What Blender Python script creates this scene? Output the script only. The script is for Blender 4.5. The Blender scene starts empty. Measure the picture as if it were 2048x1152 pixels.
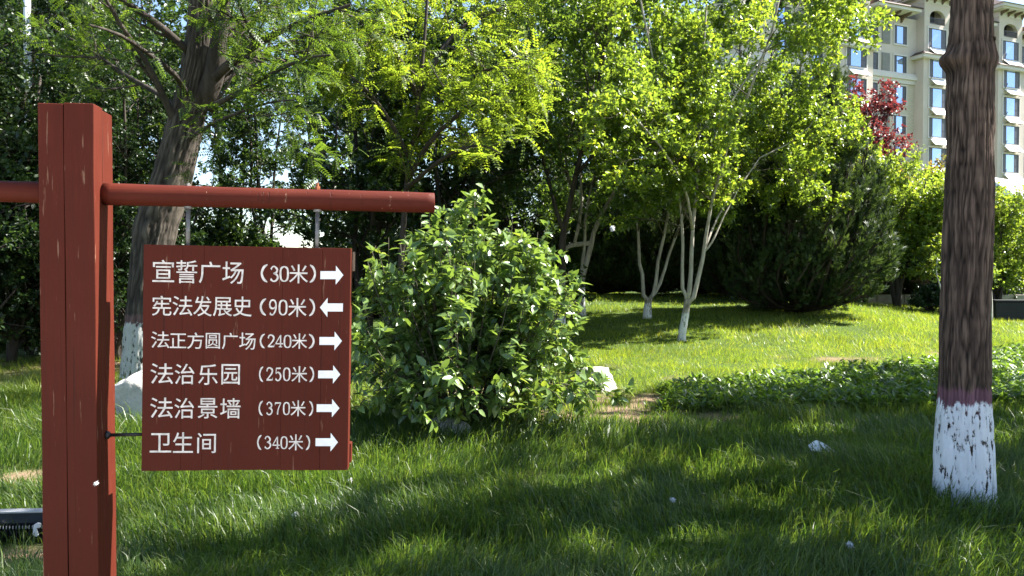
import bpy, math, random
import numpy as np
from mathutils import Vector, Matrix

# ------------------------------------------------------------------ camera, sky, sun, exposure
sc = bpy.context.scene
COL = sc.collection
FPX = 1540.0                      # focal length in pixels of the 2048-wide photograph
PITCH = math.radians(1.15)        # looking slightly down
CAMZ = 1.55
cam = bpy.data.cameras.new('camera')
cam.sensor_width = 36.0
cam.lens = FPX / 2048 * 36.0
cam.clip_start = 0.05
cam.clip_end = 3000
cam_o = bpy.data.objects.new('camera', cam)
cam_o.location = (0, 0, CAMZ)
cam_o.rotation_euler = (math.pi / 2 - PITCH, 0, 0)
COL.objects.link(cam_o)
sc.camera = cam_o

SUN = Vector((0.640, 0.150, 0.754)).normalized()     # towards the sun
world = bpy.data.worlds.new('World')
sc.world = world
world.use_nodes = True
wn = world.node_tree.nodes
wl = world.node_tree.links
wn.clear()
sky = wn.new('ShaderNodeTexSky')
sky.sky_type = 'NISHITA'
sky.sun_disc = False
sky.sun_elevation = math.asin(SUN.z)
sky.sun_rotation = math.atan2(SUN.x, SUN.y)
sky.air_density = 1.0
sky.dust_density = 0.5
bg = wn.new('ShaderNodeBackground')
bg.inputs['Strength'].default_value = 0.066
wo = wn.new('ShaderNodeOutputWorld')
wl.new(sky.outputs['Color'], bg.inputs['Color'])
wl.new(bg.outputs['Background'], wo.inputs['Surface'])
sun = bpy.data.lights.new('sun', 'SUN')
sun.energy = 5.0
sun.angle = math.radians(0.53)
sun.color = (1.0, 0.955, 0.88)
sun_o = bpy.data.objects.new('sun', sun)
sun_o.rotation_euler = (-SUN).to_track_quat('-Z', 'Y').to_euler()
sun_o.location = (12, 4, 16)
COL.objects.link(sun_o)
sc.view_settings.view_transform = 'Standard'
sc.view_settings.look = 'None'
sc.view_settings.exposure = 2.3
sc.view_settings.gamma = 1.0
sc.render.engine = 'CYCLES'
sc.cycles.max_bounces = 7
sc.cycles.diffuse_bounces = 2
sc.cycles.glossy_bounces = 3
sc.cycles.transmission_bounces = 5
sc.cycles.use_denoising = True

# ------------------------------------------------------------------ helpers
def tag(o, label=None, cat=None, group=None, kind=None):
    if label: o['label'] = label
    if cat: o['category'] = cat
    if group: o['group'] = group
    if kind: o['kind'] = kind
    return o

def empty(name, loc=(0, 0, 0), rz=0.0, label=None, cat=None, group=None):
    o = bpy.data.objects.new(name, None)
    o.empty_display_size = 0.2
    o.location = loc
    o.rotation_euler = (0, 0, rz)
    COL.objects.link(o)
    return tag(o, label, cat, group)

def link_mesh(name, me, parent=None):
    o = bpy.data.objects.new(name, me)
    COL.objects.link(o)
    if parent is not None:
        o.parent = parent
    return o

def np_mesh(name, V, faces, mat=None, smooth=False):
    """faces: list of int arrays (m,k)"""
    me = bpy.data.meshes.new(name)
    V = np.asarray(V, dtype=np.float32)
    me.vertices.add(len(V))
    me.vertices.foreach_set('co', V.ravel())
    faces = [np.asarray(f, dtype=np.int32) for f in faces if len(f)]
    nl = sum(f.size for f in faces)
    nf = sum(len(f) for f in faces)
    me.loops.add(nl)
    me.polygons.add(nf)
    li = np.concatenate([f.ravel() for f in faces])
    tot = np.concatenate([np.full(len(f), f.shape[1], dtype=np.int32) for f in faces])
    st = np.concatenate([[0], np.cumsum(tot)[:-1]]).astype(np.int32)
    me.loops.foreach_set('vertex_index', li)
    me.polygons.foreach_set('loop_start', st)
    if smooth:
        me.polygons.foreach_set('use_smooth', np.ones(nf, dtype=bool))
    if mat is not None:
        me.materials.append(mat)
    me.update(calc_edges=True)
    return me

def unit(a):
    return a / np.maximum(np.linalg.norm(a, axis=-1, keepdims=True), 1e-9)

def at(px, py, depth):
    """world point seen at photo pixel (px,py) at the given distance along the view axis"""
    xc = (px - 1024) / FPX * depth
    yc = (576 - py) / FPX * depth
    c, s = math.cos(PITCH), math.sin(PITCH)
    return np.array([xc, depth * c + yc * s, CAMZ - depth * s + yc * c])

# smooth value noise ------------------------------------------------
class VNoise:
    def __init__(self, seed, n=64):
        self.g = np.random.default_rng(seed).random((n, n))
        self.n = n
    def __call__(self, u, v):
        n = self.n
        iu = np.floor(u).astype(int); iv = np.floor(v).astype(int)
        fu = u - iu; fv = v - iv
        fu = fu * fu * (3 - 2 * fu); fv = fv * fv * (3 - 2 * fv)
        a = self.g[iu % n, iv % n]; b = self.g[(iu + 1) % n, iv % n]
        c = self.g[iu % n, (iv + 1) % n]; d = self.g[(iu + 1) % n, (iv + 1) % n]
        return (a * (1 - fu) + b * fu) * (1 - fv) + (c * (1 - fu) + d * fu) * fv
VN = VNoise(3); VN2 = VNoise(8)
def fbm(x, y, f=1.0, oct=3):
    s = 0; a = 0.5
    for i in range(oct):
        s = s + a * VN(x * f + 17.3 * i, y * f + 5.1 * i); f *= 2.03; a *= 0.5
    return s / (1 - 0.5 ** oct)

# materials ----------------------------------------------------------
def new_mat(name):
    m = bpy.data.materials.new(name)
    m.use_nodes = True
    nt = m.node_tree
    nt.nodes.clear()
    out = nt.nodes.new('ShaderNodeOutputMaterial')
    return m, nt, out

def ramp(nt, stops):
    r = nt.nodes.new('ShaderNodeValToRGB')
    e = r.color_ramp.elements
    while len(e) < len(stops):
        e.new(0.5)
    for i, (p, c) in enumerate(stops):
        e[i].position = p
        e[i].color = (c[0], c[1], c[2], 1)
    return r

def noise(nt, scale, detail=4, rough=0.55, vec=None, mapping=None):
    n = nt.nodes.new('ShaderNodeTexNoise')
    n.inputs['Scale'].default_value = scale
    n.inputs['Detail'].default_value = detail
    n.inputs['Roughness'].default_value = rough
    if vec is not None:
        if mapping is not None:
            mp = nt.nodes.new('ShaderNodeMapping')
            mp.inputs['Scale'].default_value = mapping
            nt.links.new(vec, mp.inputs['Vector'])
            vec = mp.outputs['Vector']
        nt.links.new(vec, n.inputs['Vector'])
    return n

def mixc(nt, fac, a, b, mode='MIX'):
    m = nt.nodes.new('ShaderNodeMix')
    m.data_type = 'RGBA'
    m.blend_type = mode
    for sock, val in ((m.inputs[0], fac), (m.inputs[6], a), (m.inputs[7], b)):
        if hasattr(val, 'is_output'):
            nt.links.new(val, sock)
        elif isinstance(val, (int, float)):
            sock.default_value = val
        else:
            sock.default_value = (val[0], val[1], val[2], 1)
    return m.outputs[2]

def mathn(nt, op, a, b=None, clamp=False):
    m = nt.nodes.new('ShaderNodeMath')
    m.operation = op
    m.use_clamp = clamp
    for i, v in enumerate((a, b)):
        if v is None: continue
        if hasattr(v, 'is_output'):
            nt.links.new(v, m.inputs[i])
        else:
            m.inputs[i].default_value = v
    return m.outputs[0]

def coords(nt, kind='Object'):
    return nt.nodes.new('ShaderNodeTexCoord').outputs[kind]

def principled(nt, out, color, rough=0.6, spec=0.4, metal=0.0, bump=None, bstr=0.3, bdist=0.01):
    p = nt.nodes.new('ShaderNodeBsdfPrincipled')
    if hasattr(color, 'is_output'):
        nt.links.new(color, p.inputs['Base Color'])
    else:
        p.inputs['Base Color'].default_value = (color[0], color[1], color[2], 1)
    if hasattr(rough, 'is_output'):
        nt.links.new(rough, p.inputs['Roughness'])
    else:
        p.inputs['Roughness'].default_value = rough
    p.inputs['Specular IOR Level'].default_value = spec
    p.inputs['Metallic'].default_value = metal
    if bump is not None:
        b = nt.nodes.new('ShaderNodeBump')
        b.inputs['Strength'].default_value = bstr
        b.inputs['Distance'].default_value = bdist
        nt.links.new(bump, b.inputs['Height'])
        nt.links.new(b.outputs['Normal'], p.inputs['Normal'])
    if out is not None:
        nt.links.new(p.outputs['BSDF'], out.inputs['Surface'])
    return p

def simple(name, col, rough=0.6, spec=0.4, metal=0.0, var=0.25, scale=6.0, bstr=0.15, bdist=0.004):
    m, nt, out = new_mat(name)
    n = noise(nt, scale, 5, 0.6, coords(nt))
    d = [c * (1 - var) for c in col]; l = [min(1, c * (1 + var)) for c in col]
    r = ramp(nt, [(0.3, d), (0.7, l)])
    nt.links.new(n.outputs['Fac'], r.inputs['Fac'])
    principled(nt, out, r.outputs['Color'], rough, spec, metal, n.outputs['Fac'], bstr, bdist)
    return m

def leaf_mat(name, c_lo, c_hi, trans, tw=0.45, rough=0.42, spec=0.5, accent=None, acc_at=0.9):
    m, nt, out = new_mat(name)
    g = nt.nodes.new('ShaderNodeNewGeometry')
    stops = [(0.0, c_lo), (0.75, c_hi)]
    if accent: stops += [(acc_at, c_hi), (1.0, accent)]
    r = ramp(nt, stops)
    n = noise(nt, 0.9, 2, 0.5, coords(nt))
    f = mathn(nt, 'ADD', g.outputs['Random Per Island'], mathn(nt, 'MULTIPLY', mathn(nt, 'SUBTRACT', n.outputs['Fac'], 0.5), 0.9), clamp=True)
    nt.links.new(f, r.inputs['Fac'])
    p = principled(nt, None, r.outputs['Color'], rough, spec)
    t = nt.nodes.new('ShaderNodeBsdfTranslucent')
    tc = mixc(nt, 0.55, trans, mixc(nt, 1.0, r.outputs['Color'], (2.4, 2.3, 1.2), 'MULTIPLY'))
    nt.links.new(tc, t.inputs['Color'])
    mx = nt.nodes.new('ShaderNodeMixShader')
    mx.inputs[0].default_value = tw
    nt.links.new(p.outputs['BSDF'], mx.inputs[1])
    nt.links.new(t.outputs['BSDF'], mx.inputs[2])
    nt.links.new(mx.outputs['Shader'], out.inputs['Surface'])
    return m

def bark_mat(name, dark, light, scale=9.0):
    m, nt, out = new_mat(name)
    co = coords(nt)
    n = noise(nt, scale, 6, 0.65, co, (1, 1, 0.22))
    r = ramp(nt, [(0.3, dark), (0.72, light)])
    nt.links.new(n.outputs['Fac'], r.inputs['Fac'])
    principled(nt, out, r.outputs['Color'], 0.88, 0.2, 0, n.outputs['Fac'], 0.7, 0.02)
    return m

def painted_bark_mat(name, dark, light, z_white, z_pink, wash=(0.56, 0.58, 0.64), pink=(0.16, 0.075, 0.10), chips=0.44, grey=0.0):
    """furrowed bark with a lime-washed foot and a faded pink band above it; attribute 'ridge' is the furrow height"""
    m, nt, out = new_mat(name)
    co = coords(nt)
    at_ = nt.nodes.new('ShaderNodeAttribute'); at_.attribute_name = 'ridge'
    ridge = at_.outputs['Fac']
    n = noise(nt, 26, 6, 0.7, co, (1, 1, 0.25))
    f = mathn(nt, 'ADD', mathn(nt, 'MULTIPLY', ridge, 0.72), mathn(nt, 'MULTIPLY', n.outputs['Fac'], 0.4), clamp=True)
    r = ramp(nt, [(0.22, dark), (0.62, [0.55 * a + 0.45 * b for a, b in zip(dark, light)]), (0.95, light)])
    nt.links.new(f, r.inputs['Fac'])
    big = noise(nt, 2.2, 3, 0.5, co)
    barkc = mixc(nt, 0.35, r.outputs['Color'], mixc(nt, big.outputs['Fac'], (0.6, 0.6, 0.62), (1.35, 1.3, 1.25)), 'MULTIPLY')
    sep = nt.nodes.new('ShaderNodeSeparateXYZ')
    nt.links.new(co, sep.inputs[0])
    edge = noise(nt, 30, 4, 0.7, co, (1, 1, 0.12))
    zz = mathn(nt, 'ADD', sep.outputs['Z'], mathn(nt, 'MULTIPLY', mathn(nt, 'SUBTRACT', edge.outputs['Fac'], 0.5), 0.16))
    below = lambda z, w: mathn(nt, 'MULTIPLY', mathn(nt, 'SUBTRACT', z, zz), 1.0 / w, clamp=True)
    chip = noise(nt, 34, 5, 0.7, co, (1, 1, 0.5))
    cover = mathn(nt, 'MULTIPLY', mathn(nt, 'SUBTRACT', mathn(nt, 'ADD', chip.outputs['Fac'], mathn(nt, 'MULTIPLY', mathn(nt, 'SUBTRACT', ridge, 0.45), 0.34)), chips), 11.0, clamp=True)
    pinkf = mathn(nt, 'MULTIPLY', mathn(nt, 'MULTIPLY', below(z_pink, 0.03), mathn(nt, 'SUBTRACT', 1.0, below(z_white - 0.02, 0.08))), 0.8)
    whitef = mathn(nt, 'MULTIPLY', below(z_white, 0.015), cover)
    wn_ = noise(nt, 9, 5, 0.6, co)
    washc = mixc(nt, wn_.outputs['Fac'], [c * 0.72 for c in wash], [min(1, c * 1.14) for c in wash])
    c1 = mixc(nt, pinkf, barkc, mixc(nt, mathn(nt, 'ADD', mathn(nt, 'MULTIPLY', ridge, 0.6), 0.2), [c * 0.5 for c in pink], [c * 1.5 for c in pink]))
    c2 = mixc(nt, whitef, c1, washc)
    principled(nt, out, c2, 0.9, 0.15, 0, n.outputs['Fac'], 0.9, 0.012)
    return m

# vectorised tubes -----------------------------------------------------
def tubes(P, R, S=6):
    """P (n,K,3) polylines, R (n,K) radii -> verts, quads, caps"""
    P = np.asarray(P, float); R = np.asarray(R, float)
    n, K, _ = P.shape
    T = np.gradient(P, axis=1); T = unit(T)
    ref = np.zeros_like(T); ref[..., 0] = 1.0
    alt = np.abs(T[..., 0]) > 0.9
    ref[alt] = (0, 1, 0)
    A = unit(np.cross(T, ref)); B = np.cross(T, A)
    th = np.arange(S) / S * 2 * np.pi
    V = P[:, :, None, :] + R[:, :, None, None] * (A[:, :, None, :] * np.cos(th)[None, None, :, None] + B[:, :, None, :] * np.sin(th)[None, None, :, None])
    idx = np.arange(n * K * S).reshape(n, K, S)
    a = idx[:, :-1, :]; b = np.roll(a, -1, axis=2); d = idx[:, 1:, :]; c = np.roll(d, -1, axis=2)
    Q = np.stack([a, b, c, d], -1).reshape(-1, 4)
    caps = np.concatenate([idx[:, -1, :], idx[:, 0, ::-1]], 0)
    return V.reshape(-1, 3), Q, caps

def tubes_mesh(name, sets, mat, smooth=True):
    """sets: list of (P,R,S)"""
    Vs, Qs, off = [], [], 0
    F = {}
    for P, R, S in sets:
        if len(P) == 0: continue
        v, q, c = tubes(P, R, S)
        Vs.append(v); F.setdefault(4, []).append(q + off); F.setdefault(S, []).append(c + off)
        off += len(v)
    return np_mesh(name, np.concatenate(Vs), [np.concatenate(f) for f in F.values()], mat, smooth)

def resample(pts, K):
    pts = np.asarray(pts, float)
    # smooth Catmull-Rom through the points
    n = len(pts)
    ext = np.vstack([2 * pts[0] - pts[1], pts, 2 * pts[-1] - pts[-2]])
    out = []
    for t in np.linspace(0, n - 1 - 1e-6, K):
        i = int(t); f = t - i
        p0, p1, p2, p3 = ext[i], ext[i + 1], ext[i + 2], ext[i + 3]
        out.append(0.5 * ((2 * p1) + (-p0 + p2) * f + (2 * p0 - 5 * p1 + 4 * p2 - p3) * f * f + (-p0 + 3 * p1 - 3 * p2 + p3) * f ** 3))
    return np.array(out)

def sprout(P, R, n, rng, t0=0.25, t1=1.0, ang=(35, 70), length=(0.6, 1.2), K=5, up=0.1, wob=0.18, rr=0.55, taper=0.35, tipshort=0.4, bias=None):
    """grow n child branches from parents P (m,K0,3); returns polylines and radii"""
    m, K0, _ = P.shape
    L = np.linalg.norm(np.diff(P, axis=1), axis=2).sum(1)
    pi = rng.choice(m, n, p=L / L.sum())
    t = t0 + (t1 - t0) * rng.random(n)
    f = t * (K0 - 1); i = np.minimum(f.astype(int), K0 - 2); f = (f - i)[:, None]
    p = P[pi, i] * (1 - f) + P[pi, i + 1] * f
    T = unit(P[pi, i + 1] - P[pi, i])
    r0 = (R[pi, i] * (1 - f[:, 0]) + R[pi, i + 1] * f[:, 0]) * rr
    rnd = rng.normal(size=(n, 3))
    if bias is not None: rnd = rnd + np.asarray(bias)
    perp = unit(rnd - (rnd * T).sum(1, keepdims=True) * T)
    a = np.radians(ang[0] + (ang[1] - ang[0]) * rng.random(n))[:, None]
    d = unit(np.cos(a) * T + np.sin(a) * perp)
    ln = (length[0] + (length[1] - length[0]) * rng.random(n)) * (1 - tipshort * t)
    st = (ln / (K - 1))[:, None]
    out = [p]
    for k in range(K - 1):
        d = unit(d + wob * rng.normal(size=(n, 3)) + np.array([0, 0, up]))
        p = p + d * st
        out.append(p)
    PP = np.stack(out, 1)
    RR = r0[:, None] * np.linspace(1, taper, K)[None]
    return PP, RR

# leaf templates: verts (m,3) as (along, across, normal), faces
def tmpl_simple(w=0.28, fold=0.08):
    return np.array([(0, 0, 0), (0.45, w, fold), (1, 0, -0.03), (0.45, -w, fold)], float), [np.array([(0, 1, 2), (0, 2, 3)])]
def tmpl_leaf6(w=0.26, fold=0.09, droop=0.1):
    v = np.array([(0, 0, 0), (0.28, w * 0.95, fold), (0.66, w * 0.72, fold * 0.7 - droop * 0.4), (1, 0, -droop), (0.66, -w * 0.72, fold * 0.7 - droop * 0.4), (0.28, -w * 0.95, fold), (0.5, 0, -droop * 0.15)], float)
    return v, [np.array([(0, 1, 6), (0, 6, 5), (1, 2, 6), (6, 4, 5), (2, 3, 6), (3, 4, 6)])]
def tmpl_pinnate(pairs=7, lw=0.055, ll=0.2, droop=0.25):
    V, F = [], []
    for k in range(pairs):
        t = 0.14 + 0.8 * k / (pairs - 1)
        for s in (-1, 1):
            z = -droop * t * t
            b = len(V)
            V += [(t, 0.0, z), (t + ll * 0.30 + lw, s * ll * 0.48, z + 0.012), (t + ll * 0.34, s * ll, z - 0.03), (t + ll * 0.30 - lw, s * ll * 0.52, z + 0.012)]
            F.append((b, b + 1, b + 2, b + 3))
    t = 0.96; z = -droop * t * t; b = len(V)
    V += [(t, 0, z), (t + ll * 0.5, lw, z - 0.03), (t + ll, 0, z - 0.08), (t + ll * 0.5, -lw, z - 0.03)]
    F.append((b, b + 1, b + 2, b + 3))
    return np.array(V, float), [np.array(F)]
def tmpl_spray(nb=5, w=0.05, spread=0.5):
    V, F = [], []
    for k in range(nb):
        a = (k / (nb - 1) - 0.5) * 2 * spread
        l = 1.0 - 0.45 * abs(a) / max(spread, 1e-6)
        t0 = 0.05 + 0.35 * (1 - abs(a) / spread) * 0.5
        dx, dy = math.cos(a), math.sin(a)
        h = 0.10 * math.sin(k * 2.4)
        b = len(V)
        V += [(t0 * dx, t0 * dy, 0), ((t0 + 0.5 * l) * dx - w * dy, (t0 + 0.5 * l) * dy + w * dx, h * 0.5), ((t0 + l) * dx, (t0 + l) * dy, h), ((t0 + 0.5 * l) * dx + w * dy, (t0 + 0.5 * l) * dy - w * dx, h * 0.5)]
        F.append((b, b + 1, b + 2, b + 3))
    return np.array(V, float), [np.array(F)]

def leaf_frames(P, rng, per, t0=0.15, side=0.8, along=0.5, upn=0.8, rnd=0.5, grav=0.0):
    n, K, _ = P.shape
    N = n * per
    pi = np.repeat(np.arange(n), per)
    t = t0 + (1 - t0) * rng.random(N)
    f = t * (K - 1); i = np.minimum(f.astype(int), K - 2); f = (f - i)[:, None]
    pos = P[pi, i] * (1 - f) + P[pi, i + 1] * f
    T = unit(P[pi, i + 1] - P[pi, i])
    r = rng.normal(size=(N, 3))
    s = unit(r - (r * T).sum(1, keepdims=True) * T)
    D = unit(along * T + side * s + np.array([0, 0, -grav]))
    up = np.array([0, 0, upn]) + rnd * rng.normal(size=(N, 3))
    Nn = unit(up - (up * D).sum(1, keepdims=True) * D)
    return pos, D, Nn

def leaves_np(pos, D, N, size, tm):
    tv, tf = tm
    B = np.cross(N, D)
    sz = np.asarray(size).reshape(-1, 1, 1)
    V = pos[:, None, :] + sz * (tv[None, :, 0:1] * D[:, None, :] + tv[None, :, 1:2] * B[:, None, :] + tv[None, :, 2:3] * N[:, None, :])
    n, m = len(pos), len(tv)
    off = (np.arange(n) * m)[:, None, None]
    F = [(f[None] + off).reshape(-1, f.shape[1]) for f in tf]
    return V.reshape(-1, 3), F

def leaves_mesh(name, sets, mat):
    """sets: list of (V,F)"""
    Vs, Fs, off = [], {}, 0
    for V, F in sets:
        Vs.append(V)
        for f in F:
            Fs.setdefault(f.shape[1], []).append(f + off)
        off += len(V)
    return np_mesh(name, np.concatenate(Vs), [np.concatenate(f) for f in Fs.values()], mat, False)

def copy_thing(o, loc, rz, scale, label, group=None):
    c = o.copy(); COL.objects.link(c)
    c.location = loc; c.rotation_euler = (0, 0, rz)
    c.scale = (scale, scale, scale) if isinstance(scale, (int, float)) else scale
    c['label'] = label
    if group: c['group'] = group
    for ch in o.children:
        k = ch.copy(); COL.objects.link(k); k.parent = c
        for g in ch.children:
            q = g.copy(); COL.objects.link(q); q.parent = k
    return c

def bm_box(x0, x1, y0, y1, z0, z1):
    V = [(x0, y0, z0), (x1, y0, z0), (x1, y1, z0), (x0, y1, z0), (x0, y0, z1), (x1, y0, z1), (x1, y1, z1), (x0, y1, z1)]
    F = [(0, 3, 2, 1), (4, 5, 6, 7), (0, 1, 5, 4), (1, 2, 6, 5), (2, 3, 7, 6), (3, 0, 4, 7)]
    return V, F

class MB:
    """collects simple solids into one mesh"""
    def __init__(self): self.V = []; self.F = []
    def add(self, V, F):
        b = len(self.V); self.V += [tuple(v) for v in V]; self.F += [tuple(i + b for i in f) for f in F]; return self
    def box(self, *a): return self.add(*bm_box(*a))
    def tube(self, pts, r, S=10):
        pts = np.asarray(pts, float)
        R = np.full(len(pts), r) if np.isscalar(r) else np.asarray(r, float)
        v, q, c = tubes(pts[None], R[None], S)
        return self.add(v, [tuple(x) for x in q] + [tuple(x) for x in c])
    def prism(self, poly, axis, a, b):
        """poly: 2D points; axis 0/1/2 is the extrusion axis"""
        n = len(poly)
        def mk(p, w):
            q = list(p); q.insert(axis, w); return tuple(q)
        V = [mk(p, a) for p in poly] + [mk(p, b) for p in poly]
        F = [tuple(range(n))[::-1], tuple(range(n, 2 * n))] + [(i, (i + 1) % n, n + (i + 1) % n, n + i) for i in range(n)]
        return self.add(V, F)
    def mesh(self, name, mat, smooth=False):
        me = bpy.data.meshes.new(name)
        me.from_pydata(self.V, [], self.F)
        me.materials.append(mat)
        if smooth:
            for p in me.polygons: p.use_smooth = True
        import bmesh
        bm = bmesh.new(); bm.from_mesh(me); bmesh.ops.recalc_face_normals(bm, faces=bm.faces); bm.to_mesh(me); bm.free()
        return me
    def build(self, name, mat, parent=None, smooth=False, bevel=0.0):
        o = link_mesh(name, self.mesh(name, mat, smooth), parent)
        if bevel > 0:
            b = o.modifiers.new('bevel', 'BEVEL'); b.width = bevel; b.segments = 2; b.limit_method = 'ANGLE'
        return o

# ------------------------------------------------------------------ terrain
def sstep(a, b, x):
    t = np.clip((x - a) / (b - a), 0, 1)
    return t * t * (3 - 2 * t)

def ground_h(x, y):
    x = np.asarray(x, float); y = np.asarray(y, float)
    m = 0.86 * sstep(10.0, 25.0, y) * sstep(-5.5, 1.0, x) * (1 - 0.55 * sstep(6.5, 14.0, x))
    m = m * (1 - 0.6 * sstep(32, 60, y))
    b = 0.05 * (fbm(x, y, 0.35, 3) - 0.5) + 0.025 * (fbm(x + 40, y, 1.7, 2) - 0.5)
    fade = 1 - sstep(40, 80, np.hypot(x, y))
    return m + b * fade

# bare earth: (x, y, rx, ry) -------------------------------------------
SOIL = [(1.15, 9.3, 1.5, 1.3), (1.3, 8.4, 1.1, 0.7), (2.0, 8.2, 0.9, 0.4), (7.9, 13.6, 0.7, 0.25), (5.4, 13.0, 1.0, 0.28),
        (-5.4, 7.6, 0.9, 0.6), (-3.75, 5.6, 0.5, 0.7), (-1.6, 3.9, 0.35, 0.22), (-2.6, 4.2, 0.35, 0.22), (-6.5, 12.5, 4.0, 1.6), (-0.4, 10.5, 2.4, 1.8), (0.2, 5.75, 0.22, 0.12)]
def soil(x, y):
    s = np.zeros_like(np.asarray(x, float))
    w = (fbm(x, y, 2.4, 3) - 0.5) * 1.5
    for cx, cy, rx, ry in SOIL:
        d = np.sqrt(((x - cx) / rx) ** 2 + ((y - cy) / ry) ** 2)
        s = np.maximum(s, np.clip((1.0 - d + w * 1.5) * 1.1, 0, 1))
    return s

def terrain():
    gx = np.concatenate([-np.geomspace(700, 17, 16), np.arange(-16, 20.01, 0.24), np.geomspace(21, 700, 16)])
    gy = np.concatenate([-np.geomspace(300, 4, 8), np.arange(-3, 34.01, 0.24), np.geomspace(35, 1500, 20)])
    X, Y = np.meshgrid(gx, gy)
    Z = ground_h(X, Y)
    V = np.stack([X, Y, Z], -1).reshape(-1, 3)
    nx, ny = len(gx), len(gy)
    i = np.arange(nx * ny).reshape(ny, nx)
    Q = np.stack([i[:-1, :-1], i[:-1, 1:], i[1:, 1:], i[1:, :-1]], -1).reshape(-1, 4)
    m, nt, out = new_mat('lawn_soil')
    co = coords(nt)
    n = noise(nt, 5, 6, 0.65, co)
    n2 = noise(nt, 60, 4, 0.7, co)
    a_ = nt.nodes.new('ShaderNodeAttribute'); a_.attribute_name = 'soil'
    earth = ramp(nt, [(0.25, (0.13, 0.085, 0.055)), (0.6, (0.25, 0.175, 0.115)), (0.8, (0.34, 0.26, 0.18))])
    nt.links.new(mixc(nt, 0.5, n.outputs['Fac'], n2.outputs['Fac']), earth.inputs['Fac'])
    turf = ramp(nt, [(0.3, (0.035, 0.06, 0.012)), (0.7, (0.075, 0.115, 0.025))])
    nt.links.new(n2.outputs['Fac'], turf.inputs['Fac'])
    c = mixc(nt, a_.outputs['Fac'], turf.outputs['Color'], earth.outputs['Color'])
    principled(nt, out, c, 0.95, 0.1, 0, n2.outputs['Fac'], 0.8, 0.03)
    me = np_mesh('lawn_ground', V, [Q], m, True)
    at_ = me.attributes.new('soil', 'FLOAT', 'POINT')
    at_.data.foreach_set('value', soil(V[:, 0], V[:, 1]).astype(np.float32))
    tag(link_mesh('lawn_ground', me), kind='structure')
terrain()

def path():
    M = simple('pale_concrete_paving', (0.42, 0.40, 0.37), 0.85, 0.25, 0, 0.12, 3, 0.2, 0.004)
    r = MB().box(-60, 60, -9.0, 1.0, -0.4, 0.035).build('path', M)
    tag(r, kind='structure')
    k = empty('path_kerb', (0, 1.002, 0.0), 0, 'low pale stone kerb along the paved path where the viewer stands', 'kerb')
    one = MB().box(0.004, 0.996, 0, 0.12, -0.3, 0.09).mesh('kerb_stone', M)
    for i in range(-14, 15):
        o = link_mesh('kerb_stone', one, k); o.location = (i, 0, 0)
path()

# ------------------------------------------------------------------ hero trunk with modelled bark
def bark_trunk(name, centers, radii, mat, seed, S=96, rows=260, depth=0.012, furrows=26, vstretch=7.0, bulge=None, parent=None):
    C = resample(centers, rows)
    R = np.interp(np.linspace(0, 1, rows), np.linspace(0, 1, len(radii)), radii)
    T = unit(np.gradient(C, axis=0))
    A = unit(np.cross(np.array([0, 1.0, 0]), T)); B = np.cross(T, A)
    th = np.arange(S) / S * 2 * np.pi
    zl = np.concatenate([[0], np.cumsum(np.linalg.norm(np.diff(C, axis=0), axis=1))])
    TH, Z = np.meshgrid(th, zl)
    n1 = VNoise(seed, furrows); n2 = VNoise(seed + 1, furrows * 2); n3 = VNoise(seed + 2, 16)
    u = TH / (2 * np.pi)
    warp = 1.6 * (n3(u * 16, Z * 3.0) - 0.5)
    warp = warp + 0.5 * (n3(u * 48 % 16, Z * 11.0) - 0.5)
    r1 = 1 - np.abs(2 * n1(u * furrows + warp, Z * vstretch * 0.45) - 1)
    r2 = 1 - np.abs(2 * n2(u * furrows * 2 + 2 * warp, Z * vstretch) - 1)
    ridge = np.clip(0.62 * (1 - r1) + 0.38 * (1 - r2), 0, 1)
    ridge = np.clip(ridge * 1.5, 0, 1)
    low = (n3(u * 4 * 4, Z * 0.9) - 0.5) * 0.05
    RR = R[:, None] * (1 + low) + depth * (ridge - 0.5)
    if bulge is not None:
        RR = RR + bulge(TH, C[:, 2][:, None] + 0 * TH)
    V = C[:, None, :] + RR[..., None] * (A[:, None, :] * np.cos(TH)[..., None] + B[:, None, :] * np.sin(TH)[..., None])
    i = np.arange(rows * S).reshape(rows, S)
    a = i[:-1]; b = np.roll(a, -1, 1); d = i[1:]; c = np.roll(d, -1, 1)
    Q = np.stack([a, b, c, d], -1).reshape(-1, 4)
    me = np_mesh(name, V.reshape(-1, 3), [Q, i[-1:][:, :]], mat, True)
    at_ = me.attributes.new('ridge', 'FLOAT', 'POINT')
    at_.data.foreach_set('value', ridge.ravel().astype(np.float32))
    return link_mesh(name, me, parent)

# colours of foliage -----------------------------------------------------
M_leaf_plum = leaf_mat('leaf_fresh_green', (0.032, 0.068, 0.012), (0.105, 0.165, 0.032), (0.44, 0.56, 0.035), 0.5, 0.32, 0.65, (0.21, 0.23, 0.02), 0.86)
M_leaf_mid = leaf_mat('leaf_mid_green', (0.026, 0.06, 0.012), (0.076, 0.130, 0.025), (0.30, 0.42, 0.03), 0.46, 0.34, 0.6, (0.15, 0.19, 0.02), 0.9)
M_leaf_shrub = leaf_mat('leaf_shrub', (0.036, 0.078, 0.018), (0.135, 0.205, 0.055), (0.30, 0.42, 0.05), 0.30, 0.32, 0.7, (0.20, 0.24, 0.03), 0.94)
M_leaf_locust = leaf_mat('leaf_locust', (0.04, 0.08, 0.014), (0.10, 0.155, 0.022), (0.40, 0.50, 0.03), 0.5, 0.42, 0.45, (0.22, 0.25, 0.02), 0.8)
M_leaf_fine = leaf_mat('leaf_feathery', (0.016, 0.040, 0.009), (0.05, 0.092, 0.016), (0.22, 0.33, 0.025), 0.42, 0.45, 0.4, (0.17, 0.22, 0.02), 0.92)
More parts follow.
